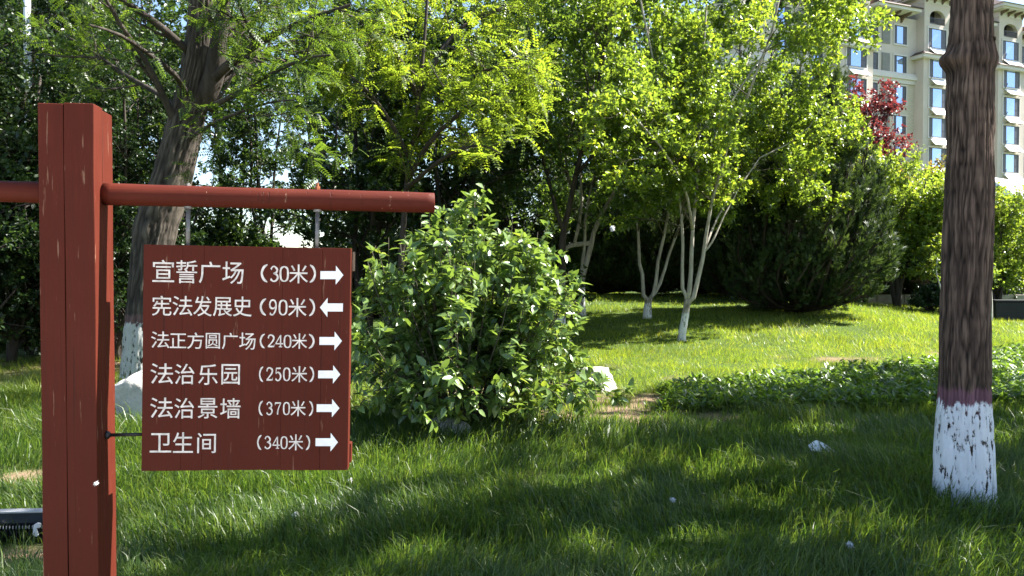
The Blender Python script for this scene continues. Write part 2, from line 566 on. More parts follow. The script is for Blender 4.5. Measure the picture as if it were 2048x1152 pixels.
M_leaf_dark = leaf_mat('leaf_evergreen', (0.008, 0.022, 0.007), (0.022, 0.046, 0.012), (0.06, 0.11, 0.018), 0.25, 0.42, 0.4, (0.06, 0.10, 0.02), 0.93)
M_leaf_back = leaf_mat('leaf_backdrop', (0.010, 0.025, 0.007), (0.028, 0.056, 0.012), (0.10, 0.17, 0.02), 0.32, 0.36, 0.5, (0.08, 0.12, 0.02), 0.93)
M_leaf_lime = leaf_mat('leaf_lime_maple', (0.06, 0.11, 0.02), (0.12, 0.18, 0.03), (0.42, 0.52, 0.04), 0.45, 0.4, 0.5, (0.26, 0.26, 0.03), 0.85)
M_leaf_red = leaf_mat('leaf_red_maple', (0.04, 0.010, 0.014), (0.11, 0.022, 0.028), (0.24, 0.04, 0.05), 0.4, 0.4, 0.45)
M_leaf_rust = leaf_mat('leaf_rust_green', (0.07, 0.09, 0.02), (0.14, 0.13, 0.03), (0.35, 0.30, 0.04), 0.4, 0.4, 0.45, (0.24, 0.06, 0.03), 0.7)
M_juniper = leaf_mat('juniper_scale', (0.014, 0.032, 0.011), (0.044, 0.072, 0.022), (0.09, 0.13, 0.025), 0.22, 0.55, 0.3, (0.06, 0.085, 0.03), 0.9)
M_cover = leaf_mat('ground_cover_leaf', (0.03, 0.07, 0.014), (0.085, 0.15, 0.025), (0.30, 0.44, 0.03), 0.42, 0.36, 0.55)
M_bark_grey = bark_mat('bark_grey', (0.018, 0.014, 0.012), (0.07, 0.058, 0.048))
M_bark_pale = bark_mat('bark_pale', (0.16, 0.14, 0.11), (0.42, 0.39, 0.33), 14)
M_bark_dark = bark_mat('bark_dark', (0.022, 0.018, 0.016), (0.075, 0.062, 0.052))
M_bark_twig = bark_mat('bark_twig', (0.05, 0.045, 0.03), (0.13, 0.115, 0.08), 20)

# ================================================================== THE SIGNPOST
F0 = np.array([-1.190, 2.200])
YAW = math.radians(8.7)
U = np.array([math.cos(YAW), math.sin(YAW)]); W = np.array([-math.sin(YAW), math.cos(YAW)])

def red_paint(name, grain=(26, 26, 1.6), chips=0.655, seams=0.0):
    m, nt, out = new_mat(name)
    co = coords(nt)
    big = noise(nt, 2.6, 4, 0.6, co)
    g = noise(nt, 3.0, 6, 0.7, co, grain)
    base = ramp(nt, [(0.25, (0.058, 0.0100, 0.0058)), (0.55, (0.083, 0.0160, 0.0090)), (0.8, (0.108, 0.0235, 0.0132))])
    nt.links.new(mixc(nt, 0.55, g.outputs['Fac'], big.outputs['Fac']), base.inputs['Fac'])
    # fine dark checks along the grain
    ck = noise(nt, 2.0, 3, 0.5, co, (46, 46, 0.7))
    ckr = ramp(nt, [(0.66, (0, 0, 0)), (0.72, (1, 1, 1))])
    nt.links.new(ck.outputs['Fac'], ckr.inputs['Fac'])
    c1 = mixc(nt, mathn(nt, 'MULTIPLY', ckr.outputs['Color'], 0.55), base.outputs['Color'], (0.035, 0.012, 0.009))
    # paint flaked to bare grey-tan wood in narrow slivers
    fl = noise(nt, 2.2, 5, 0.6, co, (38, 38, 2.4))
    patch = noise(nt, 3.1, 2, 0.5, co)
    ff = mathn(nt, 'ADD', fl.outputs['Fac'], mathn(nt, 'MULTIPLY', mathn(nt, 'SUBTRACT', patch.outputs['Fac'], 0.5), 0.28))
    flr = ramp(nt, [(chips, (0, 0, 0)), (chips + 0.03, (1, 1, 1))])
    nt.links.new(ff, flr.inputs['Fac'])
    c2 = mixc(nt, mathn(nt, 'MULTIPLY', flr.outputs['Color'], 0.42), c1, (0.34, 0.20, 0.13))
    hgt = mathn(nt, 'SUBTRACT', g.outputs['Fac'], mathn(nt, 'MULTIPLY', ckr.outputs['Color'], 0.9))
    rr = ramp(nt, [(0.3, (0.5, 0.5, 0.5)), (0.7, (0.72, 0.72, 0.72))])
    nt.links.new(g.outputs['Fac'], rr.inputs['Fac'])
    principled(nt, out, c2, rr.outputs['Color'], 0.10, 0, hgt, 0.35, 0.004)
    return m
M_red = red_paint('red_brown_painted_wood')
M_redh = red_paint('red_brown_painted_beam', (1.6, 26, 26), 0.69)
M_letter = simple('off_white_sign_paint', (0.66, 0.58, 0.53), 0.75, 0.2, 0, 0.28, 55, 0.2, 0.001)
M_arrow = simple('white_sign_paint', (0.86, 0.82, 0.81), 0.7, 0.2, 0, 0.06, 60, 0.1, 0.001)
M_rod = simple('grey_threaded_rod', (0.20, 0.185, 0.17), 0.55, 0.5, 0.6, 0.3, 60)
M_rust = simple('rusty_nut', (0.24, 0.085, 0.04), 0.85, 0.2, 0.1, 0.4, 80)
M_black = simple('black_iron', (0.018, 0.017, 0.018), 0.5, 0.4, 0.2, 0.3, 40)
M_bare = simple('bare_end_grain', (0.30, 0.19, 0.13), 0.9, 0.15, 0, 0.35, 45)

def signpost():
    root = empty('signpost', (F0[0], F0[1], 0.0), YAW, 'red-brown timber signpost with a hanging direction board lettered in white Chinese', 'signpost')
    # local frame: x to the right along the beam, y away from the camera, z up; origin at the post's near right corner
    PW = 0.149; H = 2.028
    xs = [(-PW, -PW * 0.545), (-PW * 0.545, 0.0)]
    ys = [(0.0, PW * 0.46), (PW * 0.46, PW)]
    tops = [[0.0, 0.004], [0.003, -0.002]]
    rnd = random.Random(4)
    for i, (x0, x1) in enumerate(xs):
        for j, (y0, y1) in enumerate(ys):
            g = 0.0007
            mb = MB()
            # several rings up the post let the faces wander by a fraction of a millimetre
            N = 14
            for k in range(N):
                z0 = -0.5 + (H + 0.5) * k / (N - 1)
                dx = rnd.uniform(-0.0007, 0.0007); dy = rnd.uniform(-0.0007, 0.0007)
                zt = z0 + (tops[i][j] if k == N - 1 else 0)
                mb.V += [(x0 + g + dx, y0 + g + dy, zt), (x1 - g + dx, y0 + g + dy, zt), (x1 - g + dx, y1 - g + dy, zt), (x0 + g + dx, y1 - g + dy, zt)]
                if k:
                    b = 4 * k
                    for q in range(4):
                        mb.F.append((b - 4 + q, b - 4 + (q + 1) % 4, b + (q + 1) % 4, b + q))
            mb.F.append((0, 1, 2, 3)); b = 4 * (N - 1); mb.F.append((b, b + 1, b + 2, b + 3))
            mb.build('post_timber', M_red, root, bevel=0.0022)
    # beam (round pole through the post), drooping a little to the right
    yb = 0.075
    zb = lambda x: 1.781 - 0.0125 * (x / 0.967)
    def beam(xa, xb, caps):
        n = 40; S = 36
        xs_ = np.linspace(xa, xb, n)
        rr = 0.0316 + 0.0006 * np.sin(xs_ * 9 + 1) + 0.0004 * np.sin(xs_ * 31)
        pts = np.stack([xs_, np.full(n, yb), [zb(x) for x in xs_]], -1)
        # chamfer the free end
        if caps == 'right':
            pts = np.vstack([pts, pts[-1] + [0.002, 0, 0]]); rr = np.append(rr, rr[-1] - 0.002)
        if caps == 'left':
            pts = np.vstack([pts[0] - [0.002, 0, 0], pts]); rr = np.insert(rr, 0, rr[0] - 0.002)
        mb = MB().tube(pts, rr, S)
        o = mb.build('beam', M_redh, root, True)
        for p in o.data.polygons:
            if len(p.vertices) > 4: p.use_smooth = False
        return o
    beam(0.0005, 0.967, 'right')
    beam(-PW - 0.92, -PW - 0.0005, 'left')
    # direction board: its own slight yaw against the beam
    L0 = at(287, 488, 2.262); L1 = at(287, 944, 2.262)
    R0 = at(702, 497, 2.262 + 0.055); R1 = at(697, 940, 2.262 + 0.055)
    byaw = math.atan2(R0[1] - L0[1], R0[0] - L0[0])
    bw = float(np.hypot(R0[0] - L0[0], R0[1] - L0[1])); ztop = L0[2]; bh = L0[2] - L1[2]
    board = bpy.data.objects.new('board', None); COL.objects.link(board); board.parent = root
    d = np.array([L0[0], L0[1]]) - F0
    board.location = (float(d @ U), float(d @ W), float(ztop))
    tilt = math.atan2(float(R0[2] - L0[2]), bw)
    board.rotation_euler = (0, -tilt, byaw - YAW)
    # vertical planks (x across, front at y=0)
    cuts = [0.0, 0.137, 0.272, 0.404, 0.497, 1.0]
    cuts = [0.0, 0.186, 0.288, 0.667, 0.86, 1.0]
    for k in range(len(cuts) - 1):
        g = 0.0002
        dz = rnd.uniform(-0.0012, 0.0012); dy = rnd.uniform(0, 0.0007)
        MB().box(cuts[k] * bw + g, cuts[k + 1] * bw - g, dy, 0.046, -bh + dz, rnd.uniform(-0.0015, 0.0008)).build('plank', M_red, board, bevel=0.0007)
    for z0, z1 in ((-0.068, -0.008), (-bh + 0.010, -bh + 0.070)):
        MB().box(0.02, bw + 0.004, 0.047, 0.082, z0, z1).build('batten', M_bare if z0 > -0.3 else M_red, board, bevel=0.0015)
    # hanging rods, washers, nuts
    for x, rusty in ((0.235, False), (0.612, True)):
        b = zb(x)
        yt = board.location.y + 0.023 + (x - board.location.x) * math.tan(byaw - YAW)
        zt = board.location.z + (x - board.location.x) * math.tan(tilt) - 0.03
        rod = MB().tube([(x, yt, zt), (x, yb, b - 0.028)], 0.0062, 12).build('hanging_rod', M_rod, root, True)
        MB().tube([(x, yb, b - 0.037), (x, yb, b - 0.030)], 0.013, 16).build('washer', M_rod, rod)
        mb = MB().tube([(x, yb, b + 0.0295), (x, yb, b + (0.041 if rusty else 0.036))], 0.0085, 6)
        mb.tube([(x, yb, b + 0.036), (x, yb, b + (0.052 if rusty else 0.040))], 0.0045, 10)
        mb.build('nut', M_rust if rusty else M_rod, rod)
    # small rod steadying the board against the post
    zr = float(at(230, 870, 2.28)[2]) - 0.0
    st = MB().tube([(0.0, 0.070, zr), (board.location.x + 0.01, 0.070, zr - 0.001)], 0.0052, 10).build('steady_rod', M_black, root, True)
    MB().tube([(0.0005, 0.070, zr), (0.006, 0.070, zr), (0.012, 0.070, zr)], [0.013, 0.012, 0.006], 14).build('flange', M_black, st, True)
    return root, board, bw, bh
SIGN, BOARD, BW, BH = signpost()

# lettering -------------------------------------------------------------
def px2board(px, py):
    """photo pixel on the board -> board-local x,z"""
    s = (px - 287) / (699.0 - 287) 
    s = s * (1 + 0.010 * (1 - s))
    top = 488 + 9 * s; bot = 944 - 4 * s
    return s * BW, -(py - top) / (bot - top) * BH

def glyph_mesh(ch):
    cu = bpy.data.curves.new('glyph', 'FONT')
    cu.body = ch
    cu.size = 1.0
    cu.resolution_u = 4
    cu.offset = 0.003
    o = bpy.data.objects.new('glyph', cu)
    COL.objects.link(o)
    dg = bpy.context.evaluated_depsgraph_get()
    me = bpy.data.meshes.new_from_object(o.evaluated_get(dg))
    V = np.array([v.co[:] for v in me.vertices]) if len(me.vertices) else np.zeros((0, 3))
    F = [tuple(p.vertices) for p in me.polygons]
    bpy.data.objects.remove(o); bpy.data.curves.remove(cu); bpy.data.meshes.remove(me)
    return V, F

def ribbon(pts, K=14):
    """pts (x,y,halfwidth) -> flat stroke"""
    q = resample([(a, b, c) for a, b, c in pts], K)
    T = unit(np.gradient(q[:, :2], axis=0)); N = np.stack([-T[:, 1], T[:, 0]], -1)
    V = np.concatenate([q[:, :2] + N * q[:, 2:3], q[:, :2] - N * q[:, 2:3]])
    F = [(i, i + 1, K + i + 1, K + i) for i in range(K - 1)]
    return V, F

def digit(ch):
    S = {
        '0': [[(.5, 1, .04), (.16, .86, .09), (.08, .5, .11), (.16, .14, .09), (.5, 0, .04), (.84, .14, .09), (.92, .5, .11), (.84, .86, .09), (.5, 1, .04)]],
        '2': [[(.12, .72, .09), (.2, .92, .07), (.5, 1, .05), (.84, .84, .10), (.8, .6, .10), (.45, .28, .06), (.1, .05, .06)], [(.08, .05, .06), (.5, .05, .07), (.9, .06, .06)], [(.9, .04, .03), (.93, .22, .03)]],
        '3': [[(.14, .8, .09), (.28, .96, .05), (.52, 1, .05), (.82, .8, .10), (.72, .6, .08), (.4, .53, .04)], [(.4, .53, .04), (.75, .46, .08), (.9, .26, .10), (.7, .05, .07), (.4, 0, .05), (.1, .14, .09)]],
        '4': [[(.66, 0, .08), (.66, .5, .08), (.66, 1, .07)], [(.64, .98, .05), (.3, .58, .05), (.04, .28, .05)], [(.02, .28, .05), (.5, .28, .05), (.98, .28, .05)], [(.45, .02, .035), (.66, .02, .035), (.87, .02, .035)]],
        '5': [[(.2, .97, .05), (.5, .96, .06), (.86, .97, .06)], [(.2, .98, .05), (.17, .75, .05), (.15, .54, .05)], [(.15, .54, .04), (.45, .65, .05), (.8, .5, .10), (.86, .26, .11), (.66, .05, .07), (.38, 0, .05), (.1, .13, .09)]],
        '7': [[(.08, .95, .06), (.5, .95, .06), (.92, .96, .05)], [(.08, .97, .03), (.09, .76, .03)], [(.9, .95, .05), (.62, .58, .06), (.48, .28, .09), (.45, 0, .09)]],
        '9': [[(.52, .42, .05), (.22, .5, .09), (.12, .72, .10), (.26, .94, .07), (.5, 1, .05), (.78, .92, .08), (.9, .66, .10), (.84, .32, .09), (.6, .05, .06), (.36, 0, .05), (.14, .1, .09)], [(.52, .42, .05), (.75, .5, .05), (.88, .66, .06)]],
    }[ch]
    V, F, b = [], [], 0
    for s in S:
        v, f = ribbon(s, 4 * len(s))
        V.append(v); F += [tuple(i + b for i in q) for q in f]; b += len(v)
    return np.concatenate(V), F

def paren(left):
    s = 1 if left else -1
    x = lambda t: 0.5 + s * (t - 0.5)
    return ribbon([(x(.95), 1, .03), (x(.45), .82, .11), (x(.2), .5, .14), (x(.45), .18, .11), (x(.95), 0, .03)], 18)

ZOFF = [0]
def put_glyph(ch, x0, x1, y0, y1, name='lettering'):
    """paint a character into the photo box (x0..x1, y0..y1)"""
    if ch in '0123456789': V, F = digit(ch)
    elif ch in '()': V, F = paren(ch == '(')
    else:
        V, F = glyph_mesh(ch)
    if len(V) == 0: return
    V = V[:, :2]
    lo, hi = V.min(0), V.max(0)
    if ch not in '0123456789()':
        V = (V - lo) / (hi - lo)
    ax, az = px2board(x0, y1); bx, bz = px2board(x1, y0)
    ZOFF[0] += 1
    yy = -0.0009 - 0.00004 * (ZOFF[0] % 5)
    P = np.stack([ax + V[:, 0] * (bx - ax), np.full(len(V), yy), az + V[:, 1] * (bz - az)], -1)
    me = bpy.data.meshes.new('lettering')
    me.from_pydata([tuple(p) for p in P], [], F)
    me.materials.append(M_letter)
    me.update()
    o = link_mesh(name, me, BOARD)
    so = o.modifiers.new('solid', 'SOLIDIFY'); so.thickness = 0.0006; so.offset = 0
    return o

Z8 = lambda v: 290 + v / 4.995
Y8 = lambda v: 500 + v / 4.995
Z2 = lambda v: 270 + v / 2.4
Y2 = lambda v: 480 + v / 2.4
rows = [
    (Z8, Y8, [('宣', 75, 285, 100, 318), ('誓', 305, 510, 105, 330), ('广', 525, 735, 118, 330), ('场', 755, 965, 118, 335)], [('(', 1130, 1205, 145, 318), ('3', 1225, 1315, 165, 310), ('0', 1325, 1415, 165, 310), ('米', 1420, 1610, 145, 330), (')', 1625, 1695, 150, 322)], (1735, 1970, 155, 345, 1)),
    (Z8, Y8, [('宪', 75, 262, 458, 655), ('法', 272, 465, 460, 655), ('发', 475, 655, 462, 660), ('展', 668, 855, 472, 662), ('史', 865, 1050, 465, 662)], [('(', 1125, 1195, 485, 650), ('9', 1220, 1300, 500, 645), ('0', 1320, 1405, 500, 645), ('米', 1415, 1600, 480, 665), (')', 1625, 1690, 488, 655)], (1735, 1970, 475, 668, -1)),
    (Z8, Y8, [('法', 68, 245, 815, 980), ('正', 250, 410, 835, 980), ('方', 418, 580, 825, 988), ('圆', 600, 740, 830, 985), ('广', 760, 915, 828, 990), ('场', 930, 1092, 825, 995)], [('(', 1130, 1185, 838, 978), ('2', 1210, 1285, 848, 968), ('4', 1290, 1370, 848, 968), ('0', 1375, 1450, 850, 972), ('米', 1455, 1610, 832, 985), (')', 1625, 1690, 840, 980)], (1735, 1965, 812, 1000, 1)),
    (Z2, Y2, [('法', 80, 185, 593, 692), ('治', 193, 285, 595, 694), ('乐', 303, 395, 597, 696), ('园', 412, 500, 596, 694)], [('(', 590, 612, 608, 680), ('2', 625, 660, 613, 674), ('5', 668, 700, 613, 674), ('0', 708, 742, 613, 674), ('米', 748, 825, 605, 682), (')', 835, 860, 608, 680)], (878, 987, 600, 688, 1)),
    (Z2, Y2, [('法', 80, 185, 758, 857), ('治', 193, 285, 760, 859), ('景', 302, 395, 760, 858), ('墙', 408, 505, 760, 858)], [('(', 590, 612, 773, 843), ('3', 627, 660, 779, 838), ('7', 668, 702, 779, 838), ('0', 710, 742, 779, 838), ('米', 746, 820, 769, 846), (')', 835, 858, 773, 843)], (873, 985, 762, 850, 1)),
    (Z2, Y2, [('卫', 80, 180, 930, 1024), ('生', 188, 282, 925, 1025), ('间', 302, 390, 928, 1026)], [('(', 585, 608, 938, 1008), ('3', 620, 655, 944, 1002), ('4', 660, 697, 944, 1002), ('0', 700, 733, 944, 1002), ('米', 738, 810, 933, 1010), (')', 822, 845, 938, 1008)], (870, 980, 925, 1015, 1)),
]
for zx, zy, chars, nums, arr in rows:
    for ch, x0, x1, y0, y1 in chars + nums:
        put_glyph(ch, zx(x0), zx(x1), zy(y0), zy(y1))
    x0, x1, y0, y1, d = arr
    X0, X1, Y0, Y1 = zx(x0), zx(x1), zy(y0), zy(y1)
    ym = (Y0 + Y1) / 2; sh = (Y1 - Y0) * 0.21
    hd = X1 - (X1 - X0) * 0.33
    poly = [(X0, ym - sh), (hd, ym - sh), (hd, Y0), (X1, ym), (hd, Y1), (hd, ym + sh), (X0, ym + sh)]
    if d < 0: poly = [(X0 + X1 - a, b) for a, b in poly]
    bp = [px2board(a, b) for a, b in poly]
    MB().prism([(a, b) for a, b in bp], 1, -0.0013, -0.0007).build('arrow', M_arrow, BOARD)

# ================================================================== BUILDING (behind, right)
M_wall = simple('cream_render', (0.56, 0.48, 0.42), 0.85, 0.2, 0, 0.07, 0.6, 0.05, 0.01)
M_wall2 = simple('pale_trim', (0.62, 0.57, 0.54), 0.8, 0.2, 0, 0.05, 0.7, 0.05, 0.01)
def brick_mat():
    m, nt, out = new_mat('cream_facing_brick')
    co = coords(nt)
    b = nt.nodes.new('ShaderNodeTexBrick')
    b.inputs['Scale'].default_value = 1.0
    b.inputs['Brick Width'].default_value = 0.48; b.inputs['Row Height'].default_value = 0.16; b.inputs['Mortar Size'].default_value = 0.018
    b.inputs['Color1'].default_value = (0.60, 0.52, 0.41, 1); b.inputs['Color2'].default_value = (0.54, 0.46, 0.36, 1); b.inputs['Mortar'].default_value = (0.47, 0.42, 0.35, 1)
    mp = nt.nodes.new('ShaderNodeMapping'); mp.inputs['Rotation'].default_value = (math.pi / 2, 0, 0)
    nt.links.new(co, mp.inputs['Vector']); nt.links.new(mp.outputs['Vector'], b.inputs['Vector'])
    principled(nt, out, b.outputs['Color'], 0.85, 0.2)
    return m
M_brick = brick_mat()
M_tile = simple('dark_roof_tile', (0.085, 0.055, 0.045), 0.7, 0.3, 0, 0.35, 3, 0.3, 0.03)
M_frame = simple('dark_window_frame', (0.045, 0.045, 0.055), 0.5, 0.5, 0, 0.1, 5)
def glass_mat(name, col, rough):
    m, nt, out = new_mat(name)
    n = noise(nt, 1.3, 2, 0.5, coords(nt))
    principled(nt, out, col, rough, 1.0, 0.75, n.outputs['Fac'], 0.04, 0.02)
    return m
M_glass = glass_mat('blue_reflecting_glass', (0.34, 0.44, 0.62), 0.04)
M_screen = simple('dark_insect_screen', (0.075, 0.075, 0.095), 0.55, 0.5, 0, 0.15, 4)
M_louver = simple('grey_louvre', (0.30, 0.29, 0.28), 0.6, 0.4, 0, 0.1, 4)
M_panel = simple('white_solar_panel', (0.82, 0.83, 0.85), 0.3, 0.5, 0, 0.03, 2)
M_bracket = simple('brown_eave_bracket', (0.15, 0.105, 0.08), 0.8, 0.2, 0, 0.2, 5)

def building():
    dirx, diry = 0.924, 0.383
    root = empty('apartment_building', (36.3, 74.0, 0.0), math.atan2(diry, dirx), 'tall cream apartment block with dark framed windows and white tilted panels', 'building')
    # local: x along the facade, y inwards (outwards is -y), z up
    PER = 10.5
    ZT = 26.05
    def part(name, mat, *boxes, parent=root, bevel=0):
        mb = MB()
        for b in boxes: mb.box(*b)
        return mb.build(name, mat, parent, bevel=bevel)
    x_a, x_b = -7.5 - PER, 3.0 + 3 * PER
    part('wall', M_brick, (x_a, x_b, 0.0, 14.0, -1.0, 19.7))
    part('upper_wall', M_wall, (x_a, x_b, 0.0, 14.0, 20.7, ZT))
    cor = part('cornice', M_wall2, (x_a, x_b, -0.16, 14.0, 19.7, 20.1), (x_a, x_b, -0.34, 14.0, 20.1, 20.45), (x_a, x_b, -0.2, 14.0, 20.45, 20.7))
    # window prototype: width 1, height 1 scaled per copy is avoided: build per size with shared meshes
    def window_meshes(w, h, wide):
        fr = 0.06
        mb = MB()
        mb.box(0, w, -0.03, 0.05, 0, fr).box(0, w, -0.03, 0.05, h - fr, h).box(0, fr, -0.03, 0.05, fr, h - fr).box(w - fr, w, -0.03, 0.05, fr, h - fr)
        if wide: cuts = [fr, w * 0.2, w * 0.74, w - fr]
        else: cuts = [fr, w * 0.56, w - fr]
        for c in cuts[1:-1]: mb.box(c - 0.035, c + 0.035, -0.025, 0.045, fr, h - fr)
        panes = []
        for k in range(len(cuts) - 1):
            a, b = cuts[k] + 0.0, cuts[k + 1]
            if k: a += 0.035
            if k < len(cuts) - 2: b -= 0.035
            big = (wide and k == 1) or (not wide and k == 0)
            tr = 0.36 * h
            if not (wide and k == 1):
                mb.box(a, b, -0.025, 0.045, tr - 0.03, tr + 0.03)
                panes.append((MB().box(a, b, -0.014, -0.004, fr, tr - 0.03).mesh('pane', M_glass if big else M_screen), 'pane'))
                panes.append((MB().box(a, b, -0.014, -0.004, tr + 0.03, h - fr).mesh('pane', M_glass if big else M_screen), 'pane'))
            else:
                panes.append((MB().box(a, b, -0.014, -0.004, fr, h - fr).mesh('pane', M_glass), 'pane'))
        sur = MB().box(-0.12, w + 0.12, -0.09, 0.04, -0.16, -0.01).box(-0.12, w + 0.12, -0.08, 0.04, h + 0.01, h + 0.14).box(-0.12, -0.01, -0.07, 0.04, -0.01, h + 0.01).box(w + 0.01, w + 0.12, -0.07, 0.04, -0.01, h + 0.01)
        return mb.mesh('window', M_frame), panes, sur.mesh('surround', M_wall2)
    W_bay = window_meshes(2.4, 1.85, True)
    W_rec = window_meshes(1.5, 1.72, False)
    W_rec2 = window_meshes(1.62, 1.72, True)
    panel_me = MB().prism([(0, 0), (-0.62, -0.62), (-0.58, -0.66), (0.05, -0.05)], 0, 0.25, 2.45).mesh('solar_panel', M_panel)
    arm_me = MB().box(0.3, 0.36, -0.5, 0.0, -0.62, -0.57).box(2.34, 2.4, -0.5, 0.0, -0.62, -0.57).tube([(0.25, 0, 0.05), (-0.15, -0.5, 0.25), (-0.5, -0.8, 0.3)], 0.035, 6).mesh('panel_arm', M_frame)
    lmb = MB().box(0, 1.05, 0.02, 0.05, 0, 2.0)
    for k in range(22): lmb.box(0.03, 1.02, -0.05, 0.0195, 0.03 + k * 0.089, 0.085 + k * 0.089)
    louv_me = lmb.mesh('louvre', M_louver)
    def place(win, x, y, z):
        fm, panes, sur = win
        w = link_mesh('window', fm, root); w.location = (x, y, z)
        for pm, nm in panes: link_mesh('pane', pm, w)
        link_mesh('surround', sur, w)
        return w
    rows_rec = [14.9 + 2.86 * k for k in range(-4, 4)]
    rows_bay = [14.65 + 2.87 * k for k in range(-4, 4)]
    OUT = 1.0
    for b in range(-1, 4):
        bx = 3.0 + PER * (b - 0) - 0.0
        if bx > x_b: break
        # the bay: lower shaft, ledge roof, upper shaft, arched loggia, eave
        bay = part('bay', M_wall, (bx, bx + 4.0, -OUT, -0.002, -1.0, 22.1))
        part('bay_top', M_wall, (bx + 0.25, bx + 3.75, -OUT + 0.15, 3.5, 22.7, 25.55), (bx + 0.25, bx + 0.95, -OUT + 0.15, 3.5, 25.55, 27.5), (bx + 3.05, bx + 3.75, -OUT + 0.15, 3.5, 25.55, 27.5), (bx + 0.95, bx + 3.05, 0.4, 3.5, 25.55, 27.5))
        # arch spandrel
        arch = [(bx + 0.95, 27.5), (bx + 0.95, 26.2)] + [(bx + 2.0 - 1.05 * math.cos(a), 26.2 + 0.72 * math.sin(a)) for a in np.linspace(0.15, math.pi - 0.15, 12)] + [(bx + 3.05, 26.2), (bx + 3.05, 27.5)]
        MB().prism(arch, 1, -OUT + 0.152, -OUT + 0.5).build('arch', M_wall, root)
        rail = MB().box(bx + 0.95, bx + 3.05, -OUT + 0.2, -OUT + 0.25, 26.12, 26.18)
        for k in range(15): rail.box(bx + 1.05 + k * 0.135, bx + 1.08 + k * 0.135, -OUT + 0.21, -OUT + 0.24, 25.55, 26.12)
        rail.build('railing', M_frame, root)
        part('loggia_shade_pane', M_frame, (bx + 0.96, bx + 3.04, 0.34, 0.398, 25.56, 27.49))  # dark pane over the back wall, the loggia's inner shade painted in
        part('ledge', M_wall2, (bx - 0.55, bx + 4.4, -OUT - 0.5, -0.002, 22.1, 22.4))
        tl = MB()
        tl.add([(bx - 0.65, -OUT - 0.62, 22.4), (bx + 4.5, -OUT - 0.62, 22.4), (bx + 4.5, -0.002, 22.4), (bx - 0.65, -0.002, 22.4), (bx + 0.1, -OUT + 0.14, 22.85), (bx + 3.9, -OUT + 0.14, 22.85), (bx + 3.9, -0.002, 22.85), (bx + 0.1, -0.002, 22.85)], bm_box(0, 1, 0, 1, 0, 1)[1])
        tl.build('ledge_tile', M_tile, root)
        part('eave', M_wall2, (bx - 0.7, bx + 4.7, -OUT - 1.0, 4.5, 28.15, 28.45), (bx - 0.5, bx + 4.5, -OUT - 0.8, 4.3, 28.0, 28.15))
        part('frieze', M_wall2, (bx + 0.2, bx + 3.8, -OUT + 0.1, 3.5, 27.5, 28.0))
        rf = MB()
        rf.add([(bx - 0.85, -OUT - 1.15, 28.45), (bx + 4.85, -OUT - 1.15, 28.45), (bx + 4.85, 4.6, 28.45), (bx - 0.85, 4.6, 28.45), (bx + 1.6, 1.0, 30.0), (bx + 2.4, 1.0, 30.0), (bx + 2.4, 2.2, 30.0), (bx + 1.6, 2.2, 30.0)], bm_box(0, 1, 0, 1, 0, 1)[1])
        rf.build('bay_roof', M_tile, root)
        for k in range(4):
            x = bx + 0.35 + k * 1.05
            MB().prism([(-OUT + 0.1, 27.55), (-OUT + 0.1, 28.0), (-OUT - 0.7, 28.0), (-OUT - 0.6, 27.85), (-OUT - 0.1, 27.75)], 0, x, x + 0.2).build('eave_bracket', M_bracket, root)
        for i, z in enumerate(rows_bay):
            y = -OUT - 0.002 if z < 22 else -OUT + 0.148
            place(W_bay, bx + 0.75, y, z)
            if i < 8:
                s = link_mesh('solar_panel', panel_me, root); s.location = (bx + 0.65, y - 0.09, z - 0.2 + (0.12 if z > 22 else 0))
                link_mesh('panel_arm', arm_me, s)
        # the recess to the left of this bay: two windows and a louvre column
        rx = bx - 6.5
        for z in rows_rec:
            place(W_rec, rx + 0.15, -0.002, z)
            place(W_rec2, rx + 3.75, -0.002, z)
            l = link_mesh('louvre', louv_me, root); l.location = (rx + 2.15, -0.052, z - 0.15)
        # recess eave
        part('recess_eave', M_wall2, (rx + 0.0, rx + 6.5 - 0.9, -1.5, -0.002, ZT + 0.15, ZT + 0.42))
        er = MB()
        er.add([(rx, -1.65, ZT + 0.42), (rx + 5.7, -1.65, ZT + 0.42), (rx + 5.7, 3.0, ZT + 0.42), (rx, 3.0, ZT + 0.42), (rx, -1.6, ZT + 0.55), (rx + 5.7, -1.6, ZT + 0.55), (rx + 5.7, 3.0, ZT + 2.0), (rx, 3.0, ZT + 2.0)], bm_box(0, 1, 0, 1, 0, 1)[1])
        er.build('recess_roof', M_tile, root)
        for k in range(4):
            x = rx + 0.5 + k * 1.35
            MB().prism([(-0.002, ZT - 0.55), (-0.002, ZT + 0.14), (-1.2, ZT + 0.14), (-1.0, ZT - 0.05), (-0.35, ZT - 0.15)], 0, x, x + 0.2).build('eave_bracket', M_bracket, root)
        if b == 0:
            part('penthouse', M_wall, (rx + 0.5, rx + 8.0, 3.2, 9.0, ZT - 0.1, ZT + 4.5))
            pr = MB()
            pr.add([(rx - 0.6, 2.2, ZT + 4.5), (rx + 9, 2.2, ZT + 4.5), (rx + 9, 10, ZT + 4.5), (rx - 0.6, 10, ZT + 4.5), (rx + 2.5, 5.5, ZT + 6.3), (rx + 6, 5.5, ZT + 6.3), (rx + 6, 6.5, ZT + 6.3), (rx + 2.5, 6.5, ZT + 6.3)], bm_box(0, 1, 0, 1, 0, 1)[1])
            pr.build('penthouse_roof', M_tile, root)
    return root
building()

